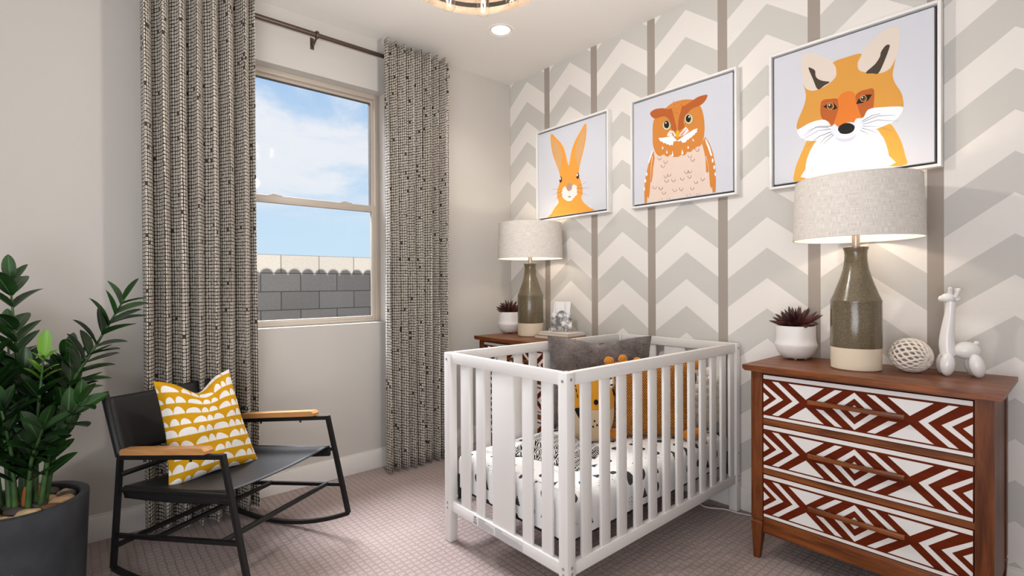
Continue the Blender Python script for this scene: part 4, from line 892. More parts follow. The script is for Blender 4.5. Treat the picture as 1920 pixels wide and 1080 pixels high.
# ================================================================== ORNAMENTS ON THE RIGHT DRESSER
def lattice():
    M_BIS = mat('matte_cream_porcelain', '#dfd4c8', .65, build=fine_bump(200, .15, .001))
    n, rows = 16, 10; V = []; F = []; r = Vector((.0585, .0625, .0625))
    for i in range(rows+1):
        th = .34+(PI-.62)*i/rows
        for j in range(n):
            a = 2*PI*(j+.5*(i % 2))/n
            V.append((r.x*math.cos(th)*1.15, r.y*math.sin(th)*math.cos(a), r.z*math.sin(th)*math.sin(a)))
    for i in range(rows-1):
        for j in range(n):
            o = i % 2
            a = i*n+j; l_ = (i+1)*n+(j-1+o) % n; r_ = (i+1)*n+(j+o) % n; b = (i+2)*n+j
            F.append([a, l_, b, r_])
    for e, i in ((1, 0), (-1, rows)):
        V.append((e*r.x*1.13, 0, 0)); c = len(V)-1
        for j in range(n):
            q = i*n+j; q2 = i*n+(j+1) % n; F.append([c, q, q2] if e > 0 else [c, q2, q])
            # edge row triangles
    for i, o in ((0, 0), (rows-1, (rows-1) % 2)):
        for j in range(n):
            if i == 0: F.append([j, n+(j) % n, (j+1) % n])
            else: F.append([rows*n+j, rows*n+(j+1) % n, (rows-1)*n+(j+ (1-o) ) % n])
    m = MB(); R = Matrix.Rotation(math.radians(-18), 4, 'Z') @ Matrix.Rotation(math.radians(12), 4, 'Y')
    m.add(V, F, 0, R)
    zmin = min(v.z for v in m.v)
    o = m.build('lattice_ball', M_BIS, loc=(2.550, -.170, DZT+.0655), smooth=0, merge=True)
    w = o.modifiers.new('strips', 'WIREFRAME'); w.thickness = .0128; w.use_even_offset = False; w.offset = 0
    s_ = o.modifiers.new('round', 'SUBSURF'); s_.levels = 2; s_.render_levels = 2
    for p in o.data.polygons: p.use_smooth = True
    tag(o, 'openwork cream ceramic ball on the dresser, between lamp and giraffe figurine', 'ornament')
lattice()
M_GLOSS = mat('white_gloss_ceramic', '#e6e3df', .26, spec=.5, coat=.2)
def giraffe():
    m = MB()
    m.tube(catmull([(-.017, 0, .075), (-.021, 0, .12), (-.019, 0, .17), (-.014, 0, .22), (-.010, 0, .275)], 5, closed=False), 0.0215, 24)
    # neck taper
    for i, v in enumerate(m.v):
        k = max(0, min(1, (v.z-.11)/.13)); cx = -.0205+(.0115*k); s_ = 1.12-.42*k
        m.v[i] = Vector((cx+(v.x-cx)*s_, v.y*s_, v.z))
    m.ell((-.017, 0, .092), (.0245, .024, .034), nu=24)
    m.ell((-.018, 0, .287), (.0235, .0190, .0185), M=Matrix.Translation((-.02, 0, .287)) @ Matrix.Rotation(math.radians(-6), 4, 'Y') @ Matrix.Translation((.02, 0, -.287)), nu=24)
    m.ell((.008, 0, .284), (.011, .011, .011), nu=14); m.ell((-.038, 0, .2845), (.0085, .0115, .0115), nu=14)
    for sy in (-1, 1):
        m.tube([(-.012, sy*.004, .294), (-.014+(.004 if sy > 0 else 0), sy*.011, .322)], [.0075, .0062], 10); m.ell((-.0135+(.004 if sy > 0 else 0), sy*.0112, .322), .0068, nu=12, nv=8)
        m.tube([(.002, sy*.008, .290), (.010, sy*.017, .318)], [.007, .0055], 10); m.ell((.010, sy*.017, .318), .0062, nu=12, nv=8)
    m.ell((.034, 0, .096), (.041, .030, .032), nu=28, nv=16); m.ell((.062, 0, .124), (.0085, .0075, .008), nu=14)
    for (x, y, tx) in ((-.022, -.024, -4), (-.024, .026, -6), (.056, -.023, 10), (.052, .024, 8)):
        m.ell((x, y, .043), (.0225, .0205, .0430), M=Matrix.Translation((x, y, .06)) @ Matrix.Rotation(math.radians(-tx), 4, 'Y') @ Matrix.Translation((-x, -y, -.06)), nu=22, nv=16)
    o = m.build('giraffe_figurine', M_GLOSS, loc=(2.674, -.146, DZT), smooth=80); o.rotation_euler = (0, 0, math.radians(18)); o.scale = (1, 1, 1)
    tag(o, 'glossy white balloon style giraffe figurine at right end of the dresser', 'figurine')
giraffe()

# ================================================================== BOOKS AND PHOTOS, CORNER DRESSER
M_PAGES = mat('book_pages', '#ddd3c5', .85)
def book(label, cover, c, w_, d_, h_, rz, z):
    t = thing('book', label, 'book', (c[0], c[1], z), rz)
    mc = mat('cover_'+cover[1:], cover, .5)
    m = MB(); m.bx(-w_/2+.002, w_/2-.003, -d_/2+.003, d_/2-.003, .0025, h_-.0025); m.build('pages', M_PAGES, t)
    m = MB(); m.bx(-w_/2, w_/2, -d_/2, d_/2, 0, .0025); m.bx(-w_/2, w_/2, -d_/2, d_/2, h_-.0025, h_); m.bx(w_/2-.0025, w_/2, -d_/2, d_/2, .0025, h_-.0025); m.build('cover', mc, t)
book('cream paged book lying under the white book on corner dresser', '#a98a6f', (.755, -.235), .27, .19, .021, .12, DZT)
book('white covered book on top of the cream book, beneath the photo stand', '#d9d4cd', (.758, -.225), .245, .175, .018, .06, DZT+.021)
def photos():
    z0 = DZT+.039; cx, cy = .748, -.225
    M_ACR = mat('clear_white_acrylic', '#eceae8', .15, spec=.6)
    st = thing('photo_stand', 'small white wire photo stand on the books beside the corner lamp', 'photo stand', (cx, cy, z0), .25)
    m = MB()
    m.tube([(-.055, -.012, .0), (-.055, -.012, .008)], .002, 6)
    for x in (-.07, -.05, .03, .05): m.tube([(x, -.024, .0018), (x, -.020, .020), (x, -.010, .018)], .0016, 6); m.tube([(x, -.024, .0018), (x, .05, .0018)], .0016, 6)
    for x in (-.045, .025): m.tube([(x, .05, .0018), (x, .017, .095), (x+.002, .004, .205)], .0016, 6)
    m.tube([(-.07, .05, .0018), (.05, .05, .0018)], .0016, 6); m.build('wire_rack', M_ACR, st)
    def back(t, b):
        u, v, _ = t.xyz(t.coord('UV')); du = t.m('DIVIDE', t.m('SUBTRACT', u, .52), .33); dv = t.m('DIVIDE', t.m('SUBTRACT', v, .42), .26)
        ins = t.m('LESS_THAN', t.m('ADD', t.m('MULTIPLY', du, du), t.m('MULTIPLY', dv, dv)), 1.0)
        n = t.noise(t.coord('UV'), 26, 4, .7); c = t.mix(t.ss(n, .4, .6), '#4c4c4c', '#9a9a98'); t.put(b.inputs['Base Color'], t.mix(ins, '#e9e9e8', c))
    def front(t, b):
        n = t.noise(t.mapping(t.coord('UV'), scale=(3.2, 2.6, 1)), 1.6, 4, .55, .6); v2 = t.voro(t.mapping(t.coord('UV'), scale=(3, 2.5, 1)), 1.0)[0]
        k = t.m('ADD', t.m('MULTIPLY', n, .7), t.m('MULTIPLY', v2, .45)); t.put(b.inputs['Base Color'], t.mix(t.ss(k, .38, .72), '#ecebea', '#6b6b6a'))
    def card(name, label, mat_, w_, h_, x, y, z, tilt):
        m = MB(); m.add([(-w_/2, 0, 0), (w_/2, 0, 0), (w_/2, 0, h_), (-w_/2, 0, h_), (-w_/2, .0012, 0), (w_/2, .0012, 0), (w_/2, .0012, h_), (-w_/2, .0012, h_)],
              [[0, 1, 2, 3], [7, 6, 5, 4], [0, 4, 5, 1], [1, 5, 6, 2], [2, 6, 7, 3], [3, 7, 4, 0]], 0, None, [(0, 0), (1, 0), (1, 1), (0, 1)]*2)
        o = m.build(name, mat_, smooth=0, loc=(x, y, z)); o.rotation_euler = (math.radians(-tilt), 0, .25); return tag(o, label, 'photo')
    card('photo', 'upright white photo card with a dark domed shape, standing at the back', mat('photo_dome', '#dddddd', .4, build=back), .122, .185, cx-.010, cy+.006, z0+.013, 12)
    card('photo', 'black and white baby photo standing in front of the white card', mat('photo_grey', '#bbbbbb', .3, build=front), .152, .110, cx+.016, cy-.012, z0+.012, 9)
photos()

# ================================================================== CRIB
M_BOLT = mat('steel_bolt', '#a5a29e', .45, metal=.3)
CX0, CX1, CY0, CY1, CZ = 1.060, 1.823, -1.326, -.018, .862
M_STICK = mat('white_sticker', '#dcd9d6', .5)
M_INK = mat('grey_sticker_print', '#77757a', .6)
M_INK2 = mat('dark_sticker_print', '#39373a', .6)
M_LILAC = mat('violet_sticker_print', '#8d86a0', .6)
def text_mesh(txt, size, mb, O, X, Y, mi):
    cu = bpy.data.curves.new('t', 'FONT'); cu.body = txt; cu.size = size; cu.resolution_u = 2
    ob = bpy.data.objects.new('t', cu); me = ob.to_mesh()
    V = [Vector(O)+Vector(X)*v.co.x+Vector(Y)*v.co.y for v in me.vertices]; F = [list(p.vertices) for p in me.polygons]
    mb.add(V, F, mi); ob.to_mesh_clear(); bpy.data.objects.remove(ob); bpy.data.curves.remove(cu)
def crib():
    t = thing('crib', 'white slatted wooden baby crib in the middle of the room', 'crib', ((CX0+CX1)/2, (CY0+CY1)/2, 0)); O = t.location
    pw = .043; B = lambda mb, n, m=M_WHITE, **k: mb.build(n, m, t, off=O, **k)
    for x in (CX0, CX1-pw):
        for y in (CY0, CY1-pw):
            m = MB(); m.bx(x, x+pw, y, y+pw, 0, CZ, bev=.004); B(m, 'post')
    hr, rt = .047, .026
    for y in (CY0+.006, CY1-.006-rt):
        for z in (CZ-hr, .145):
            m = MB(); m.bx(CX0+pw, CX1-pw, y, y+rt, z, z+hr-(0 if z > .5 else 0.002), bev=.003); B(m, 'end_rail')
    for x in (CX0+.006, CX1-.006-rt):
        for z in (CZ-hr, .145):
            m = MB(); m.bx(x, x+rt, CY0+pw, CY1-pw, z, z+hr-(0 if z > .5 else 0.002), bev=.003); B(m, 'side_rail')
    def slat(x0, x1, y0, y1):
        m = MB(); m.bx(x0, x1, y0, y1, .185, CZ-hr+.004, bev=.004); B(m, 'slat')
    st = .014
    for y in (CY0+.012, CY1-.012-st):
        for a, b in ((1.172, 1.238), (1.284, 1.339), (1.394, 1.526), (1.577, 1.632), (1.682, 1.737)): slat(a, b, y, y+st)
    ys = [(-1.233, -1.179), (-1.125, -1.071), (-1.021, -.967), (-.914, -.861), (-.810, -.757), (-.705, -.653), (-.602, -.549), (-.498, -.446), (-.396, -.344), (-.296, -.245), (-.196, -.146), (-.106, -.062)]
    for x in (CX0+.012, CX1-.012-st):
        for a, b in ys: slat(x, x+st, a, b)
    # bolts
    for (x, yd) in ((CX1, 0),):
        for y in (CY0+.022, CY1-.022):
            for z in (CZ-.024, .16, .182, .075 if y < -1 else .30):
                m = MB(); m.cyl((x-.001, y, z), (x+.0016, y, z), .0058, n=14); m.cyl((x+.0016, y, z), (x+.0018, y, z), .0030, n=6); B(m, 'bolt', M_BOLT)
    for x in (CX0+.022, CX1-.020):
        for z in (CZ-.030, .155, .178):
            m = MB(); m.cyl((x, CY0+.001, z), (x, CY0-.0016, z), .0058, n=14); m.cyl((x, CY0-.0016, z), (x, CY0-.0018, z), .0030, n=6); B(m, 'bolt', M_BOLT)
    # mattress support: black metal frame
    m = MB(); z0, z1 = .240, .2445; a0, a1, b0, b1 = CX0+.058, CX1-.058, CY0+.058, CY1-.058
    for q in ((a0, a0+.02, b0, b1), (a1-.02, a1, b0, b1), (a0+.02, a1-.02, b0, b0+.02), (a0+.02, a1-.02, b1-.02, b1)): m.bx(*q, z0-.012, z1)
    for k in range(9): yy = b0+.02+(b1-b0-.04)*(k+.5)/9; m.bx(a0+.02, a1-.02, yy-.004, yy+.004, z1-.006, z1-.001)
    for x in (CX0+.041, CX1-.053):
        for y in (CY0+.044, CY1-.06): m.bx(x, x+.012, y, y+.016, z0-.05, z1+.06)
    B(m, 'mattress_support', M_DARK)
    # stickers on the foot rail
    y = CY0+.006
    for (a, b, kind) in ((1.270, 1.300, 0), (1.306, 1.412, 1), (1.418, 1.588, 2)):
        m = MB(); z0, z1 = .149, .186
        m.bx(a, b, y-.0005, y+.0005, z0, z1, mi=0)
        X, Yv = (1, 0, 0), (0, 0, 1); yy = y-.0008
        def quad(x0, x1, za, zb, mi): m.add([(x0, yy, za), (x1, yy, za), (x1, yy, zb), (x0, yy, zb)], [[0, 1, 2, 3]], mi)
        if kind == 0:
            quad(a+.003, b-.003, .151, .160, 3); quad(a+.009, b-.009, .177, .182, 2)
            for k in range(4): quad(a+.004, b-.004, .163+.003*k, .1645+.003*k, 1)
        else:
            m.add([(a+.004, yy, .1785), (a+.010, yy, .1785), (a+.007, yy, .184)], [[0, 1, 2]], 2)
            text_mesh('WARNING', .0075, m, (a+.012, yy, .1785), X, Yv, 2)
            for k in range(7):
                quad(a+.004, b-.004-(.02 if k == 6 else 0), .1525+.0035*k, .1537+.0035*k, 1)
            for q in ((a+.0015, b-.0015, z0+.001, z0+.0016), (a+.0015, b-.0015, z1-.0016, z1-.001), (a+.0015, a+.0021, z0+.001, z1-.001), (b-.0021, b-.0015, z0+.001, z1-.001)): quad(*q, 1)
        B(m, 'warning_label' if kind else 'small_label', [M_STICK, M_INK, M_INK2, M_LILAC], smooth=0, label='printed white sticker')
crib()

# ---- mattress in its printed sheet
def sheet(t, b):
    u, v, _ = t.xyz(t.coord('UV')); p = t.vec(u, v)
    def layer(sc, off, thr, rx, ry):
        q = t.mapping(p, scale=(sc, sc, 1), loc=(off, off*1.7, 0)); x, y, _z = t.xyz(q)
        ix, iy = t.m('FLOOR', x), t.m('FLOOR', y); r = t.white(t.vec(ix, iy, off)); r2 = t.white(t.vec(iy, ix, off+2))
        lx = t.m('ADD', t.m('SUBTRACT', t.m('FRACT', x), .5), t.m('MULTIPLY', t.m('SUBTRACT', r2, .5), .3)); lyy = t.m('ADD', t.m('SUBTRACT', t.m('FRACT', y), .5), t.m('MULTIPLY', t.m('SUBTRACT', t.white(t.vec(ix, iy, off+5)), .5), .35))
        return lx, lyy, r, r2
    white = '#eceae8'; ink = '#383839'
    lx, lyv, r, r2 = layer(11.5, 3.3, .5, 1, 1)
    sq = lambda a, k: t.m('POWER', t.m('DIVIDE', a, k), 2.0)
    rad = t.m('ADD', .16, t.m('MULTIPLY', r2, .10))
    blob = t.m('LESS_THAN', t.m('ADD', sq(lx, rad), sq(lyv, t.m('MULTIPLY', rad, 1.25))), 1.0)
    tw = t.m('MULTIPLY', t.m('SUBTRACT', .30, lyv), .42); saw = t.m('MULTIPLY', t.m('FRACT', t.m('MULTIPLY', lyv, 9.0)), .07)
    tree = t.m('MULTIPLY', t.m('LESS_THAN', t.m('ADD', t.m('ABSOLUTE', lx), saw), tw), t.m('GREATER_THAN', lyv, -.26))
    isb = t.m('LESS_THAN', r, .60); ist = t.m('MULTIPLY', t.m('GREATER_THAN', r, .60), t.m('LESS_THAN', r, .84))
    sp = t.noise(p, 160, 2, .6); speck = t.m('MULTIPLY', t.m('GREATER_THAN', r, .84), t.m('MULTIPLY', t.m('LESS_THAN', t.m('ADD', sq(lx, .30), sq(lyv, .24)), 1.0), t.m('GREATER_THAN', sp, .60)))
    f = t.m('MAXIMUM', t.m('MAXIMUM', t.m('MULTIPLY', blob, isb), t.m('MULTIPLY', tree, ist)), speck)
    f = t.m('MULTIPLY', f, t.m('SUBTRACT', 1.0, t.m('MULTIPLY', t.m('GREATER_THAN', t.noise(p, 420, 2), .66), .6)))
    c = t.mix(f, white, ink)
    lx, lyv, r, r2 = layer(6.0, 9.1, .5, 1, 1)
    og = t.m('MULTIPLY', t.m('LESS_THAN', t.m('ADD', sq(lx, .10), sq(lyv, .16)), 1.0), t.m('GREATER_THAN', r, .78))
    t.put(b.inputs['Base Color'], t.mix(og, c, '#d09a5c'))
    t.put(b.inputs['Normal'], t.bump(t.noise(t.coord(), 16, 3, .6, 1.0), .25, .015))
M_SHEET = mat('printed_crib_sheet', '#e9e6e3', .85, spec=.2, build=sheet)
def mattress():
    x0, x1, y0, y1, z0, z1 = CX0+.046, CX1-.046, CY0+.048, CY1-.048, .245, .402
    m = MB(); nx, ny = 24, 44; rr = .035
    def sec(k):   # k 0..1 from hem up the side and onto the rounded edge: inset, z
        if k < .7: return 0.0, z0+(z1-rr-z0)*k/.7
        a = (k-.7)/.3*PI/2; return rr*(1-math.cos(a)), z1-rr+rr*math.sin(a)
    per = []
    for i in range(nx): per.append((x0+(x1-x0)*i/nx, y0, 0, -1, i))
    for i in range(ny): per.append((x1, y0+(y1-y0)*i/ny, 1, 0, i))
    for i in range(nx): per.append((x1-(x1-x0)*i/nx, y1, 0, 1, i))
    for i in range(ny): per.append((x0, y1-(y1-y0)*i/ny, -1, 0, i))
    P = len(per); nk = 10; V = []; U = []; F = []
    cxm, cym = (x0+x1)/2, (y0+y1)/2
    for k in range(nk+1):
        ins, z = sec(k/nk)
        for (x, y, nx_, ny_, i) in per:
            ux = min(max(x, x0+ins), x1-ins); uy = min(max(y, y0+ins), y1-ins)
            w = noise.noise(Vector((x*5, y*5, z*9)))*.004 + noise.noise(Vector((x*17, y*17, z*5)))*.002
            zz = z+(noise.noise(Vector((x*4, y*4, 3)))*.006 if k == 0 else 0)
            V.append((ux+nx_*w, uy+ny_*w, zz)); U.append((x+y*.0+(y if nx_ else 0)+z*.0, z+(y if ny_ else x)) if True else 0)
    for k in range(nk):
        for i in range(P):
            a = k*P+i; b = k*P+(i+1) % P; F.append([a, b, b+P, a+P])
    m.add(V, F, 0, None, U)
    gx, gy = 26, 44
    def top(u, v):
        x = x0+rr+(x1-x0-2*rr)*u; y = y0+rr+(y1-y0-2*rr)*v; e = min(u, 1-u, v, 1-v)
        return (x, y, z1+min(1, e*12)*(.004+noise.noise(Vector((x*6, y*6, 0)))*.003))
    m.grid(top, gx, gy, 0, lambda u, v: (x0+(x1-x0)*u, y0+(y1-y0)*v))
    b = MB(); b.bx(x0+.01, x1-.01, y0+.01, y1-.01, z0, z0+.02)
    O = (cxm, cym, z0)
    t = thing('crib_mattress', 'crib mattress in a white fitted sheet printed with black dots and trees', 'mattress', O)
    m.build('fitted_sheet', M_SHEET, t, off=O, smooth=60); b.build('mattress_core', M_WHITE, t, off=O)
mattress()

# ---- cushions
def pillow_mesh(mb, w, h, T, dent=0., corner=.0, n=26, mi=0, seed=0, taper=0.):
    """local: x right, z up, -y front; bottom edge on z=0"""
    def shape(s, t_, side):
        px = s*(1-.06*(1-abs(t_))*(1) + corner*abs(s*t_)**3) ; pz = t_*(1-.05*(1-abs(s)) + corner*abs(s*t_)**3)
        if dent and t_ > -.2: k = (t_+.2)/1.2; pz -= dent*(k**2)*math.exp(-(s/.42)**2)
        e = max(0., (1-s**4))*max(0., (1-t_**4)); th = T*.5*e**.55*1.0
        if taper: px = -1+(px+1)*(1-taper*(pz+1)/2)
        wr = noise.noise(Vector((s*2.3+seed, t_*2.3, side*3)))*.10*T*e
        return (px*w/2, side*(th+wr), (pz+1)*h/2)
    for side in (-1, 1):
        fn = (lambda u, v: shape(2*u-1, 2*v-1, -1)) if side < 0 else (lambda u, v: shape(1-2*u, 2*v-1, 1))
        mb.grid(fn, n, n, mi, (lambda u, v: (u, v)) if side < 0 else (lambda u, v: (1-u, v)))
def fur(t, b):
    n = t.noise(t.coord(), 9, 4, .6, .4); n2 = t.noise(t.coord(), 150, 3, .6); k = t.m('ADD', t.m('MULTIPLY', n, .65), t.m('MULTIPLY', n2, .35))
    t.put(b.inputs['Base Color'], t.mix(t.ss(k, .35, .68), '#433c39', '#7d726d')); t.put(b.inputs['Normal'], t.bump(k, .8, .01))
M_FUR = mat('grey_plush_fur', '#6d6461', .9, sheen=.5, spec=.1, build=fur)
D45 = lambda n, a: (.7071*(n+a), .7071*(a-n))       # crib diagonal frame -> x, y
def fur_pillow():
    m = MB(); pillow_mesh(m, .53, .475, .16, dent=.11, corner=.035, seed=2, n=30)
    base = [v.copy() for v in m.v]; R = random.Random(5); faces = list(m.f)
    V = []; F = []
    for _ in range(9000):
        f_ = R.choice(faces); a, b, c, d = (base[i] for i in f_); u, v = R.random(), R.random()
        p = a*(1-u)*(1-v)+b*u*(1-v)+c*u*v+d*(1-u)*v; nrm = (b-a).cross(d-a)
        if nrm.length < 1e-9: continue
        nrm.normalize(); tip = p+nrm*R.uniform(.004, .010)+Vector((R.uniform(-.006, .006), 0, R.uniform(-.009, .002)))
        s_ = nrm.orthogonal().normalized()*.0016; k = len(V); V += [p-s_, p+s_, tip]; F.append([k, k+1, k+2])
    m.add(V, F)
    x, y = D45(1.285, .560)
    o = m.build('plush_pillow', M_FUR, loc=(x, y, .413), smooth=180); o.rotation_euler = (math.radians(-2), 0, PI/4)
    tag(o, 'large grey fur pillow with pointed corners at the back of the crib', 'pillow')
fur_pillow()
M_MUST = mat('mustard_felt', '#c78c2a', .95, sheen=.3, spec=.1, build=fine_bump(180, .4, .002))
M_CREAM = mat('cream_felt', '#c4ae8e', .95, sheen=.3, spec=.1, build=fine_bump(180, .4, .002))
M_FELT = mat('black_felt', '#1d1d1f', .95, spec=.1)
def zebra(t, b):
    u = t.noise(t.mapping(t.coord(), scale=(26, 26, 60), rot=(0, .6, 0)), 1.0, 1, .4, 1.0); t.put(b.inputs['Base Color'], t.mix(t.m('GREATER_THAN', u, .5), '#e8e4df', '#1e1e1f'))
M_ZEB = mat('black_white_print_cotton', '#888888', .9, build=zebra)
def face_cushion():
    x, y = D45(1.515, .470)
    t = thing('face_cushion', 'round headed mustard and cream animal face cushion behind crib corner post', 'cushion', (x, y, .406), PI/4)
    W, H, T = .270, .340, .105
    def surf(s, q, side, sc=1.):
        # super-ellipse outline
        r = (abs(s)**2.6+abs(q)**2.6); th = T/2*max(0, 1-r)**.5
        return Vector((s*W/2*sc, side*th, (q+1)*H/2))
    def shell(q0, q1, n=16, m=26):
        mb = MB()
        for side in (-1, 1):
            def fn(u, v):
                q = q0+(q1-q0)*v; lim = max(0, 1-abs(q)**2.6)**(1/2.6); return surf((2*u-1)*lim*(1 if side < 0 else -1), q, side)
            mb.grid(fn, n, m)
        return mb
    shell(-.02, 1.).build('head', M_MUST, t, smooth=180); shell(-1., -.02).build('muzzle', M_CREAM, t, smooth=180, label='cream lower face')
    def patch(poly, mtl, nm, off=.002, label=None):
        mb = MB(); bm = bmesh.new(); vs = [bm.verts.new((p[0], 0, p[1])) for p in poly]; bm.faces.new(vs); bm.normal_update(); bmesh.ops.triangulate(bm, faces=bm.faces[:], ngon_method='EAR_CLIP'); bmesh.ops.subdivide_edges(bm, edges=bm.edges[:], cuts=2, use_grid_fill=True)
        for v in bm.verts:
            s_, q = v.co.x*2/W, v.co.z*2/H-1; p = surf(s_, q, -1); v.co = (v.co.x, p.y-off, v.co.z)
        if not bm.faces[:] : return
        mb.addbm(bm); o = mb.build(nm, mtl, t, smooth=180, label=label); md = o.modifiers.new('felt', 'SOLIDIFY'); md.thickness = .0016; md.offset = 0
    c = -.018
    patch(catmull([(c-.034, .176), (c+.034, .176), (c+.030, .150), (c+.012, .120), (c+.005, .10), (c+.004, .03), (c-.004, .03), (c-.005, .10), (c-.012, .120), (c-.030, .150)], 3), M_FELT, 'nose', label='black felt nose and mouth line')
    for sx in (-1, 1):
        ex = c+sx*.062; patch([(ex+.011*math.cos(a), .205+.013*math.sin(a)) for a in [2*PI*k/12 for k in range(12)]], M_FELT, 'eye')
        for (dx, z) in ((.055, .115), (.067, .095), (.048, .088)): patch([(c+sx*dx+.0045*math.cos(a), z+.005*math.sin(a)) for a in [2*PI*k/8 for k in range(8)]], M_FELT, 'whisker_dot')
        for k in range(4):
            a = Vector((c+sx*(.024+.005*k), .225+.026*k)); patch([(a.x-.002, a.y), (a.x+.002, a.y), (a.x+.002+sx*.003, a.y+.017), (a.x-.002+sx*.003, a.y+.017)], M_FELT, 'stitch')
        e = MB(); e.ell((sx*.100, .010, .290), (.040, .017, .046), nu=20); eo = e.build('ear', M_CREAM, t, smooth=180)
        e = MB(); e.ell((sx*.100, -.003, .288), (.031, .008, .036), nu=20); e.build('ear_lining', M_ZEB, eo, smooth=180)
face_cushion()
def knit(t, b):
    u, v, _ = t.xyz(t.coord('UV')); U = t.m('MULTIPLY', u, 36.0); V = t.m('MULTIPLY', v, 50.0); rowp = t.m('MODULO', t.m('FLOOR', V), 2.0)
    U = t.m('ADD', U, t.m('MULTIPLY', rowp, .5)); fx = t.m('SUBTRACT', t.m('FRACT', U), .5); fy = t.m('SUBTRACT', t.m('FRACT', V), .5)
    d = t.m('SQRT', t.m('ADD', t.m('MULTIPLY', fx, fx), t.m('MULTIPLY', fy, fy))); h = t.m('SUBTRACT', 1.0, t.ss(d, .2, .55))
    t.put(b.inputs['Base Color'], t.mix(h, '#874806', '#e29420')); t.put(b.inputs['Normal'], t.bump(h, .9, .008))
M_KNIT = mat('mustard_knit', '#c87d18', .9, sheen=.2, spec=.1, build=knit)
M_PLUSH = mat('mustard_plush', '#c27713', .9, sheen=.5, spec=.1, build=fine_bump(140, .6, .004))
M_PLUSHB = mat('brown_plush', '#6a3413', .9, sheen=.4, spec=.1)
def knit_cushion():
    x, y = D45(1.425, .800)
    t = thing('knit_animal_cushion', 'mustard knitted animal shaped cushion with knob horns and feet in the crib', 'cushion', (x, y, .4095), PI/4)
    W, H, T = .415, .372, .12
    m = MB(); pillow_mesh(m, W, H, T, corner=.02, seed=6); m.build('body', M_KNIT, t, smooth=180)
    for (x_, z, r) in ((-.207, .380, .027), (-.140, .392, .024), (-.070, .384, .020)):
        h = MB(); h.tube([(x_+.012, 0, .345), (x_, 0, z)], [.022, .018], 12); h.ell((x_, 0, z-.006), (r*.95, r*.85, r*.88), nu=24, nv=16, jit=.14, seed=z*40); h.build('horn', M_PLUSH, t, smooth=180)
    for (x_, z) in ((.170, .372), (.222, .358)):
        h = MB(); h.ell((x_, .0, z), (.030, .016, .024), M=Matrix.Translation((x_, 0, z)) @ Matrix.Rotation(-.5, 4, 'Y') @ Matrix.Translation((-x_, 0, -z))); h.build('tail_knob' if x_ > .2 else 'ear', M_PLUSH, t, smooth=180)
    for x_, z, r in ((-.208, .26, .030), (-.204, .19, .028), (-.206, .125, .026)):
        h = MB(); h.ell((x_, -.005, z), (r, .03, r*1.1)); h.build('mane_tuft', M_PLUSH, t, smooth=180)
    h = MB(); h.ell((-.200, -.028, .222), (.016, .012, .018)); h.build('eye_patch', M_FELT, t, smooth=180)
    h = MB(); h.ell((.206, 0, .295), (.014, .02, .032)); h.build('back_patch', M_PLUSHB, t, smooth=180)
    for (x_, y_, rx) in ((-.192, -.045, .034), (-.165, .03, .03), (.168, -.05, .034), (.212, -.012, .036)):
        h = MB(); h.ell((x_, y_, .026), (rx, .036, .0255)); h.build('foot', M_PLUSH, t, smooth=180)
knit_cushion()
M_WOOL = mat('white_chunky_wool', '#e6dfd3', .95, sheen=.4, spec=.1, build=fine_bump(60, .6, .006))
def wool_cushion():
    x, y = D45(1.255, 1.060); m = MB(); W, H = .26, .30
    pillow_mesh(m, W*.86, H*.9, .10, n=16)
    R = random.Random(4)
    for side in (-1, 1):
        for i in range(7):
            for j in range(8):
                s_, q = (i-3)/3.0, (j-3.5)/3.5
                if abs(s_*q) > .8: continue
                th = .05*max(0, (1-s_**4))**.5*max(0, (1-q**4))**.5
                m.ell((s_*W*.43+R.uniform(-.004, .004), side*(th-.006), .016+H*.92*(q+1)/2), (.021, .016, .026), M=None, nu=12, nv=8, jit=.25, seed=i*3+j)
    o = m.build('wool_cushion', M_WOOL, loc=(x, y, .412), smooth=180); o.rotation_euler = (0, 0, math.radians(45))
    tag(o, 'white chunky wool cushion at the wall end of the crib', 'cushion')
wool_cushion()
def leafknit(t, b):
    u, v, _ = t.xyz(t.coord('UV')); P = .036; k = t.m('DIVIDE', u, P); i = t.m('FLOOR', k); fx = t.m('SUBTRACT', t.m('FRACT', k), .5)
    a = t.m('ADD', t.m('DIVIDE', v, .0135), t.m('MULTIPLY', t.m('ABSOLUTE', fx), 3.2)); a = t.m('ADD', a, t.m('MULTIPLY', t.noise(t.vec(u, v), 30, 2), 1.2))
    bar = t.m('LESS_THAN', t.m('ABSOLUTE', t.m('SUBTRACT', t.m('FRACT', a), .5)), .20)
    stem = t.m('LESS_THAN', t.m('ABSOLUTE', fx), .035); gap = t.m('LESS_THAN', t.m('ABSOLUTE', fx), .46)
    t.put(b.inputs['Base Color'], t.mix(t.m('MAXIMUM', t.m('MULTIPLY', bar, gap), stem), '#151516', '#dcd9d4'))
M_LEAFK = mat('black_white_leaf_blanket', '#666666', .95, spec=.1, sheen=.2, build=leafknit)
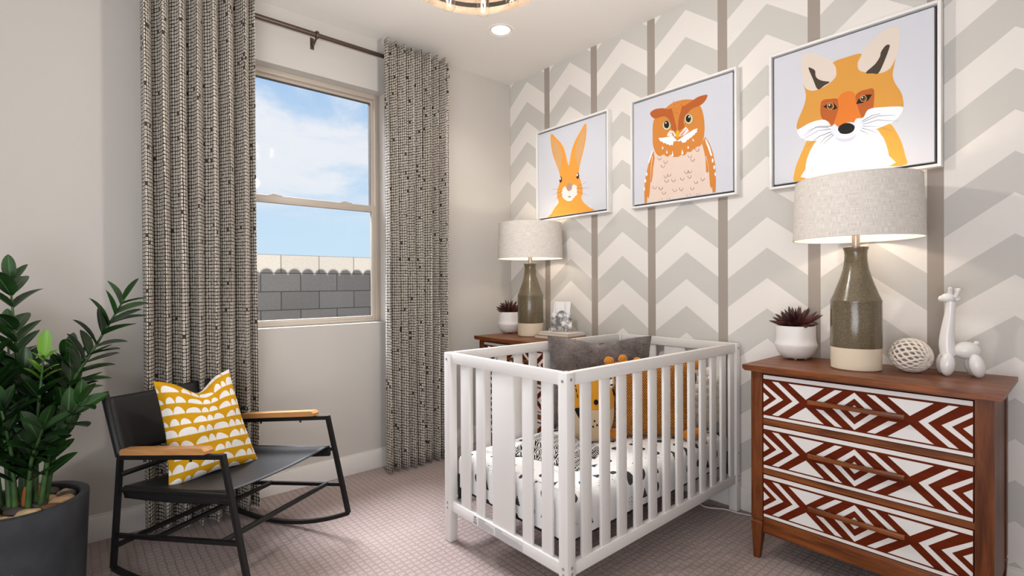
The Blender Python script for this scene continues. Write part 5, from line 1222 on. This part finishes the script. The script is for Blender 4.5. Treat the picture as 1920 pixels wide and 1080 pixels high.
def blanket():
    # folded throw: two soft layers with a rounded fold
    m = MB(); cx, cy = 1.425, -.965; a = math.radians(14); W, D = .34, .27; ca, sa = math.cos(a), math.sin(a)
    N = 40
    def layer(z0, th, sx, sy, ox, oy, seed):
        V = []; U = []; F = []; n = 30
        for top in (1, 0):
            for i in range(n+1):
                for j in range(n+1):
                    s_, q = 2*i/n-1, 2*j/n-1; e = max(0, 1-s_**8)*max(0, 1-q**8)
                    px, py = s_*sx/2*(1-.05*math.sin(2.1*q+seed)), q*sy/2*(1-.05*math.sin(2.6*s_+seed*2)); px += ox; py += oy
                    w = noise.noise(Vector((px*9+seed, py*9, 0)))*.010+noise.noise(Vector((px*22, py*22+seed, 0)))*.004
                    z = z0+(th*(e**.4) + (w*e) if top else 0.0)
                    if not top: z += .0
                    V.append((cx+px*ca-py*sa, cy+px*sa+py*ca, z)); U.append((px+seed, py))
        for k in (0, 1):
            o = k*(n+1)**2
            for i in range(n):
                for j in range(n):
                    q = [o+i*(n+1)+j, o+(i+1)*(n+1)+j, o+(i+1)*(n+1)+j+1, o+i*(n+1)+j+1]; F.append(q if k == 0 else q[::-1])
        m.add(V, F, 0, None, U)
    layer(.410, .018, W, D, 0, 0, 1.0); layer(.424, .022, W*.93, D*.86, -.008, .014, 2.0); layer(.438, .020, W*.55, D*.7, -.05, .03, 4.0)
    o = m.build('folded_blanket', M_LEAFK, off=(cx, cy, .41), loc=(cx, cy, .41), smooth=180, merge=False)
    tag(o, 'folded black and white leaf patterned blanket on the crib mattress', 'blanket')
blanket()
M_CORD = mat('white_cord', '#d6d0c8', .6)
m = MB(); m.tube(catmull([(1.55, -.06, .006), (1.62, -.09, .006), (1.68, -.13, .006), (1.73, -.11, .006), (1.775, -.08, .006), (1.83, -.075, .006), (1.90, -.05, .006)], 5, closed=False), .0035, 8)
tag(m.build('power_cord', M_CORD, off=(1.7, -.1, 0), loc=(1.7, -.1, 0)), 'thin white power cord on the carpet behind the crib legs', 'cord')

# ================================================================== ROCKING CHAIR
CHO = Vector((.5286, -2.0947, 0)); CHT = math.radians(30.02)
def rocking_chair():
    # local x = forward (u), local y = width, z up
    t = thing('rocking_chair', 'black metal and leather rocking armchair with wooden armrests by the window', 'chair', CHO, CHT)
    h = .2856; q = .0095
    K = dict(armF=(.292, .546), footF=(.403, .109), footR=(-.299, .034), knee=(-.250, .487), top=(-.340, .742), strF=(.366, .239), strR=(-.287, .168), seatF=(.318, .412), seatR=(-.260, .362))
    pt = lambda k, s: Vector((K[k][0], s*h, K[k][1]))
    fr_ = lambda mb, n, m=M_BLACK, **k: mb.build(n, m, t, **k)
    def rock(u):
        (u0, z0), (u1, z1), (u2, z2) = K['footR'], (.067, .018), K['footF']
        return z0*(u-u1)*(u-u2)/((u0-u1)*(u0-u2))+z1*(u-u0)*(u-u2)/((u1-u0)*(u1-u2))+z2*(u-u0)*(u-u1)/((u2-u0)*(u2-u1))
    sq = dict(n=4, rot=PI/4, ref=(0, 1, 0))
    for s in (-1, 1):
        m = MB(); r = .0125
        m.tube([pt('knee', s), pt('armF', s), pt('footF', s)], r, **sq); fr_(m, 'front_leg', smooth=20)
        m = MB(); m.tube([Vector((K['knee'][0], s*h, K['knee'][1]+.01)), pt('footR', s)], r, **sq); fr_(m, 'rear_leg', smooth=20)
        m = MB(); us = [K['footR'][0]+(K['footF'][0]-K['footR'][0])*k/22 for k in range(23)]
        m.tube([Vector((u, s*h, max(.0092, rock(u)))) for u in us], r*.98, **sq); fr_(m, 'rocker', smooth=20)
        m = MB(); m.tube([pt('knee', s), pt('top', s)], r, 12); fr_(m, 'back_post')
        m = MB(); m.tube([pt('strR', s), pt('strF', s)], .0105, **sq); fr_(m, 'stretcher', smooth=20)
        m = MB(); m.tube([Vector((K['seatR'][0], s*(h-.004), K['seatR'][1]-.008)), Vector((K['seatF'][0], s*(h-.004), K['seatF'][1]-.010))], .010, 10); fr_(m, 'seat_rail')
        # armrest
        a, b = pt('knee', s), pt('armF', s); d = (b-a); L = d.length; d.normalize(); up = d.cross(Vector((0, 1, 0))); up = -up if up.z < 0 else up
        m = MB();         P = [(.026, .0125), (.026, .028), (.034, .036), (L-.078, .036), (L-.066, .024), (L-.070, .0125)]
        M = MB(); M.prism(P, a+Vector((0, -.020, 0)), d, up, (0, .040, 0)); fr_(M, 'armrest', M_OAK, smooth=20, label='light wooden armrest')
        for k in (.25, .7):
            m = MB(); c = a+d*L*k; m.cyl(c-up*.019, c-up*.010, .005, n=10); fr_(m, 'armrest_screw')
        # seat bracket
        m = MB(); m.box(pt('seatF', s)+Vector((-.030, -s*.012, -.024)), (.055, .006, .032), bev=.003); m.cyl(pt('seatF', s)+Vector((-.035, -s*.009, -.024)), pt('seatF', s)+Vector((-.035, -s*.0185, -.024)), .006, n=10); fr_(m, 'seat_bracket')
    for (u, z) in ((.283, .231), (-.049, .196), (-.254, .416), (-.285, .125)):
        m = MB(); m.tube([(u, -h, z), (u, h, z)], .0105, 12); fr_(m, 'cross_bar')
    # leather seat sling
    n1, n2 = 18, 26; hs = h-.013
    def seat(u, v):
        uu = K['seatR'][0]+.012+(K['seatF'][0]-K['seatR'][0]-.02)*u; z = K['seatR'][1]+(K['seatF'][1]-K['seatR'][1])*u
        s_ = 2*v-1; return Vector((uu-.010*(1-s_*s_)*(u > .5)*(2*u-1), s_*hs, z+.005-.017*(1-s_*s_)-.008*math.sin(PI*u)))
    m = MB(); m.grid(seat, n1, n2)
    for s in (-1, 1):      # flaps wrapping the side rails
        m.grid(lambda u, v, s=s: seat(u, 0 if s < 0 else 1)+Vector((0, s*(.006*math.sin(PI*min(1, v*1.2))), -.048*v)), n1, 5)
    o = fr_(m, 'seat', M_LEATHER, smooth=60, label='black leather seat sling'); md = o.modifiers.new('hide', 'SOLIDIFY'); md.thickness = .003; md.offset = 0
    # leather back sling wraps round the posts
    kn, tp = Vector((K['knee'][0], 0, K['knee'][1])), Vector((K['top'][0], 0, K['top'][1])); ax = (tp-kn); LL = ax.length; ax.normalize(); nf = Vector((ax.z, 0, -ax.x))
    m = MB()
    def back(u, v):
        p = kn+ax*(.004+(LL-.030)*v); a = u*2-1; sag = .030*(1-a*a)*(1+.35*(1-v))
        return p+Vector((0, a*(h), 0))-nf*(sag-.0145)
    m.grid(back, 26, 12)
    for s in (-1, 1):
        m.grid(lambda u, v, s=s: kn+ax*(.004+(LL-.030)*v)+Vector((0, s*h, 0))+(nf*math.cos(PI*u)+Vector((0, s, 0))*math.sin(PI*u))*.0145, 10, 12)
    o = fr_(m, 'backrest', M_LEATHER, smooth=60, label='black leather back sling'); md = o.modifiers.new('hide', 'SOLIDIFY'); md.thickness = .003; md.offset = 0
rocking_chair()
def moons(t, b):
    u, v, _ = t.xyz(t.coord('UV')); rows = 9.0
    V = t.m('ADD', t.m('MULTIPLY', v, rows), t.m('MULTIPLY', u, .35)); row = t.m('FLOOR', V); fy = t.m('FRACT', V)
    ro = t.white(t.vec(row, 1.0, 4.0)); U = t.m('ADD', t.m('MULTIPLY', u, 7.2), t.m('MULTIPLY', ro, 7.0))
    warp = t.m('MULTIPLY', t.m('SINE', t.m('ADD', t.m('MULTIPLY', U, 2.1), t.m('MULTIPLY', ro, 20.))), .28); U = t.m('ADD', U, warp)
    i = t.m('FLOOR', U); fx = t.m('SUBTRACT', t.m('FRACT', U), .5); r = t.white(t.vec(i, row, 2.0)); rad = t.m('ADD', .43, t.m('MULTIPLY', r, .07))
    hgt = t.m('ADD', .56, t.m('MULTIPLY', r, .14)); a = t.m('DIVIDE', fx, rad); c = t.m('DIVIDE', t.m('SUBTRACT', fy, .08), hgt)
    f = t.m('MULTIPLY', t.m('LESS_THAN', t.m('ADD', t.m('MULTIPLY', a, a), t.m('MULTIPLY', c, c)), 1.0), t.m('GREATER_THAN', c, 0.0))
    t.put(b.inputs['Base Color'], t.mix(f, '#d09a15', '#eeebe6')); t.put(b.inputs['Normal'], t.bump(t.noise(t.coord(), 14, 3, .6, .8), .2, .01))
M_MOON = mat('yellow_scallop_cotton', '#d09a15', .9, spec=.15, build=moons)
def scallop_cushion():
    m = MB(); pillow_mesh(m, .355, .420, .135, dent=.27, corner=.07, seed=9, n=34, taper=.18)
    o = m.build('scatter_cushion', M_MOON, smooth=180, loc=(.520, -2.143, .362)); o.rotation_euler = (math.radians(-14), math.radians(-1), math.radians(106.5))
    tag(o, 'yellow cushion with rows of white half moons on the rocking chair', 'cushion')
scallop_cushion()

# ================================================================== ZZ PLANT
PX, PY = .474, -2.7525
def concrete(t, b):
    n = t.noise(t.coord(), 5, 5, .6); s_ = t.voro(t.coord(), 42)[0]; pit = t.m('LESS_THAN', s_, .10)
    sel = t.m('GREATER_THAN', t.noise(t.coord(), 13, 2), .58); pit = t.m('MULTIPLY', pit, sel)
    c = t.mix(t.ss(n, .3, .75), '#2b2d31', '#414448'); t.put(b.inputs['Base Color'], t.mix(pit, c, '#5d6066')); t.put(b.inputs['Normal'], t.bump(t.m('ADD', n, t.m('MULTIPLY', pit, -.8)), .25, .004))
M_CONC = mat('dark_grey_concrete', '#4d5057', .55, spec=.4, build=concrete)
def leafgreen(t, b):
    n = t.noise(t.coord(), 6, 3); u, v, _ = t.xyz(t.coord('UV'))
    c = t.mix(t.ss(n, .35, .7), '#11290f', '#264e1c'); mid = t.m('LESS_THAN', t.m('ABSOLUTE', t.m('SUBTRACT', v, .5)), .03)
    t.put(b.inputs['Base Color'], t.mix(t.m('MULTIPLY', mid, .5), c, '#5d8a4c'))
M_LEAF = mat('dark_green_leaf', '#1a3a18', .4, spec=.5, build=leafgreen)
M_LIME = mat('fresh_lime_leaf', '#6a9a32', .38, spec=.5)
M_STEM = leafmat('green_stem', '#31502a', '#4c6b38', .45)
M_SHEATH = mat('orange_brown_sheath', '#a5602e', .7)
def leaf(mb, p, d, up, L, W, curl=.15, mi=0):
    d = Vector(d).normalized(); up = Vector(up); side = d.cross(up).normalized(); up = side.cross(d).normalized()
    prof = [0, .05, .14, .28, .46, .64, .80, .92, 1.0]; wid = [.05, .30, .64, .90, 1.0, .95, .74, .42, .0]; V = []; U = []; F = []
    for x, w in zip(prof, wid):
        c = p+d*L*x-up*curl*L*x*x
        for k, s_ in enumerate((-1, -.5, 0, .5, 1)):
            V.append(c+side*s_*w*W/2+up*(abs(s_)*w*W*.16)); U.append((x, k/4))
    for i in range(len(prof)-1):
        for k in range(4): a = i*5+k; F.append([a, a+5, a+6, a+1])
    mb.add(V, F, mi, None, U)
def zz_plant():
    t = thing('potted_zz_plant', 'tall dark green leafy plant in a round charcoal concrete planter, cut by left edge', 'potted plant', (PX, PY, 0))
    m = MB(); m.lathe([(.0001, 0), (.168, 0), (.174, .006), (.190, .390), (.190, .398), (.187, .400), (.166, .400), (.163, .397), (.161, .352), (.0001, .352)], 80); m.build('planter', M_CONC, t, smooth=40)
    m = MB(); m.lathe([(.1605, .360), (.08, .366), (.0001, .368)], 40); m.build('soil', M_SOIL, t)
    R = random.Random(21)
    cam_left = Vector((-.656, -.755, 0)); away = Vector((-.755, .656, 0))     # image-left, image-depth directions
    # base offset (right, depth), tip offset (right, depth, height), leaf pairs
    S = [((.055, .03), (.335, .06, 1.125), 13, 0), ((.05, .0), (.125, -.04, .93), 10, 1), ((.075, -.01), (.262, -.05, .765), 8, 0), ((.03, .05), (.14, .10, .90), 9, 0), ((.06, -.04), (.18, -.10, .70), 6, 0), ((-.02, .03), (-.060, .03, 1.20), 13, 0),
         ((-.05, -.02), (-.21, -.03, 1.08), 14, 0), ((.0, -.04), (-.02, -.08, .93), 12, 0), ((-.07, .04), (-.16, .12, 1.0), 12, 0), ((.03, .06), (.05, .14, .90), 10, 0),
         ((-.09, -.03), (-.30, .02, .94), 12, 0), ((.03, -.05), (.055, -.12, .76), 8, 0), ((-.03, -.06), (-.12, -.14, .86), 10, 0), ((-.05, .05), (-.06, .10, .80), 9, 0), ((.01, .0), (.01, .01, .86), 10, 0)]
    for bi, (b_, tip, n, lime) in enumerate(S):
        B = -cam_left*b_[0]+away*b_[1]+Vector((0, 0, .366)); E = -cam_left*tip[0]+away*tip[1]+Vector((0, 0, tip[2]))
        H = (E-B); mid = B+H*.5+Vector((0, 0, .03))-Vector((H.x, H.y, 0))*.22
        P = catmull([B, B+(mid-B)*.5+Vector((0, 0, .01)), mid, mid+(E-mid)*.5, E], 5, closed=False); P = [Vector(p) for p in P]; N = len(P)
        m = MB(); m.tube(P, [.0095*(1-.72*i/(N-1)) for i in range(N)], 8); so = m.build('stem', M_STEM, t, smooth=60)
        lv = MB(); f0 = .45 if bi == 0 else .24
        for k in range(n):
            f_ = f0+(1-f0)*(k+.5)/n; i = min(N-2, int(f_*(N-1))); p = P[i]; ax = (P[i+1]-P[i]).normalized()
            az = R.uniform(-.5, .5)+(PI/2 if k % 2 else 0)*.35
            x, y, z = basis(ax); sd = x*math.cos(az+bi)+y*math.sin(az+bi)
            for s in (-1, 1):
                d = (sd*s*1.0+ax*(.80+.50*f_)+Vector((0, 0, R.uniform(-.2, .2)))).normalized(); L = R.uniform(.100, .140)*(1-.3*abs(f_-.6))*(.58 if lime and k >= n-3 else 1)
                leaf(lv, p+ax*R.uniform(-.008, .008), d, ax-d*ax.dot(d)+Vector((0, 0, .25)), L, L*R.uniform(.42, .54), R.uniform(.0, .28), 1 if (lime and k >= n-3) else 0)
        leaf(lv, P[-1]-(P[-1]-P[-2])*.3, P[-1]-P[-2], basis(P[-1]-P[-2])[0], .10, .040, .05, 1 if lime else 0)
        lv.build('leaves', [M_LEAF, M_LIME], so, smooth=180)
    for k, (a, b_) in enumerate(((-.03, -.07), (.05, -.045), (-.10, -.055), (.065, .0))):
        B = -cam_left*a+away*b_+Vector((0, 0, .366)); m = MB(); leaf(m, B, Vector((R.uniform(-.3, .3), R.uniform(-.3, .3), 1)), away, .10, .035, .1); o = m.build('dry_sheath', M_SHEATH, t, smooth=180)
zz_plant()
def pebbles():
    cam_left = Vector((-.656, -.755, 0)); away = Vector((-.755, .656, 0)); R = random.Random(11)
    cols = {'tan': '#a98762', 'dark grey': '#47433f', 'cream': '#c9ac84', 'russet': '#8d5a42', 'brown': '#6d4a33'}
    spots = [(.100, .055, 'tan', .030), (.125, .020, 'tan', .034), (.095, .000, 'dark grey', .032), (.135, -.025, 'brown', .030), (.110, -.050, 'cream', .033), (.060, -.045, 'dark grey', .036), (.055, -.085, 'dark grey', .034), (.005, -.115, 'russet', .022), (-.045, -.120, 'dark grey', .038), (.130, .060, 'dark grey', .030), (.070, .095, 'dark grey', .030), (.088, -.088, 'cream', .026), (.035, -.105, 'brown', .024), (-.095, -.095, 'brown', .03), (.085, .075, 'tan', .024), (-.005, -.140, 'dark grey', .022)]
    Q = [Vector((a, d)) for a, d, c, r in spots]
    for _ in range(200):                       # nudge the stones apart so that they touch without overlapping
        for i in range(len(Q)):
            for j in range(i):
                need = (spots[i][3]+spots[j][3])*.94; v = Q[i]-Q[j]; L = max(v.length, 1e-4)
                if L < need: Q[i] += v/L*(need-L)*.5; Q[j] -= v/L*(need-L)*.5
        for i in range(len(Q)):
            lim = .157-spots[i][3]*1.1
            if Q[i].length > lim: Q[i] *= lim/Q[i].length
    for i, (a, d, c, r) in enumerate(spots):
        p = Vector((PX, PY, 0))-cam_left*Q[i].x+away*Q[i].y
        mt = mat('pebble_'+c.replace(' ', '_'), cols[c], .6, build=lambda t, b, h=cols[c]: t.put(b.inputs['Base Color'], t.mix(t.m('MULTIPLY', t.ss(t.noise(t.coord(), 28, 4, .6), .4, .7), .4), h, '#2e2925')))
        m = MB(); m.ell((0, 0, r*.5), (r*1.15, r*.8, r*.52), jit=.25, seed=i*2.3); o = m.build('pebble', mt, smooth=180, loc=(p.x, p.y, r*.0+.3665)); o.rotation_euler = (0, 0, R.uniform(0, PI))
        lab = dict(tan='smooth tan pebble among the stones in the planter', cream='pale cream pebble by the rim of the planter', russet='small reddish pebble at the front of the planter', brown='brown pebble among the stones in the planter')
        lab['dark grey'] = 'dark grey pebble among the stones in the planter'
        tag(o, lab[c], 'pebble', f'{c} pebbles in the planter')
pebbles()
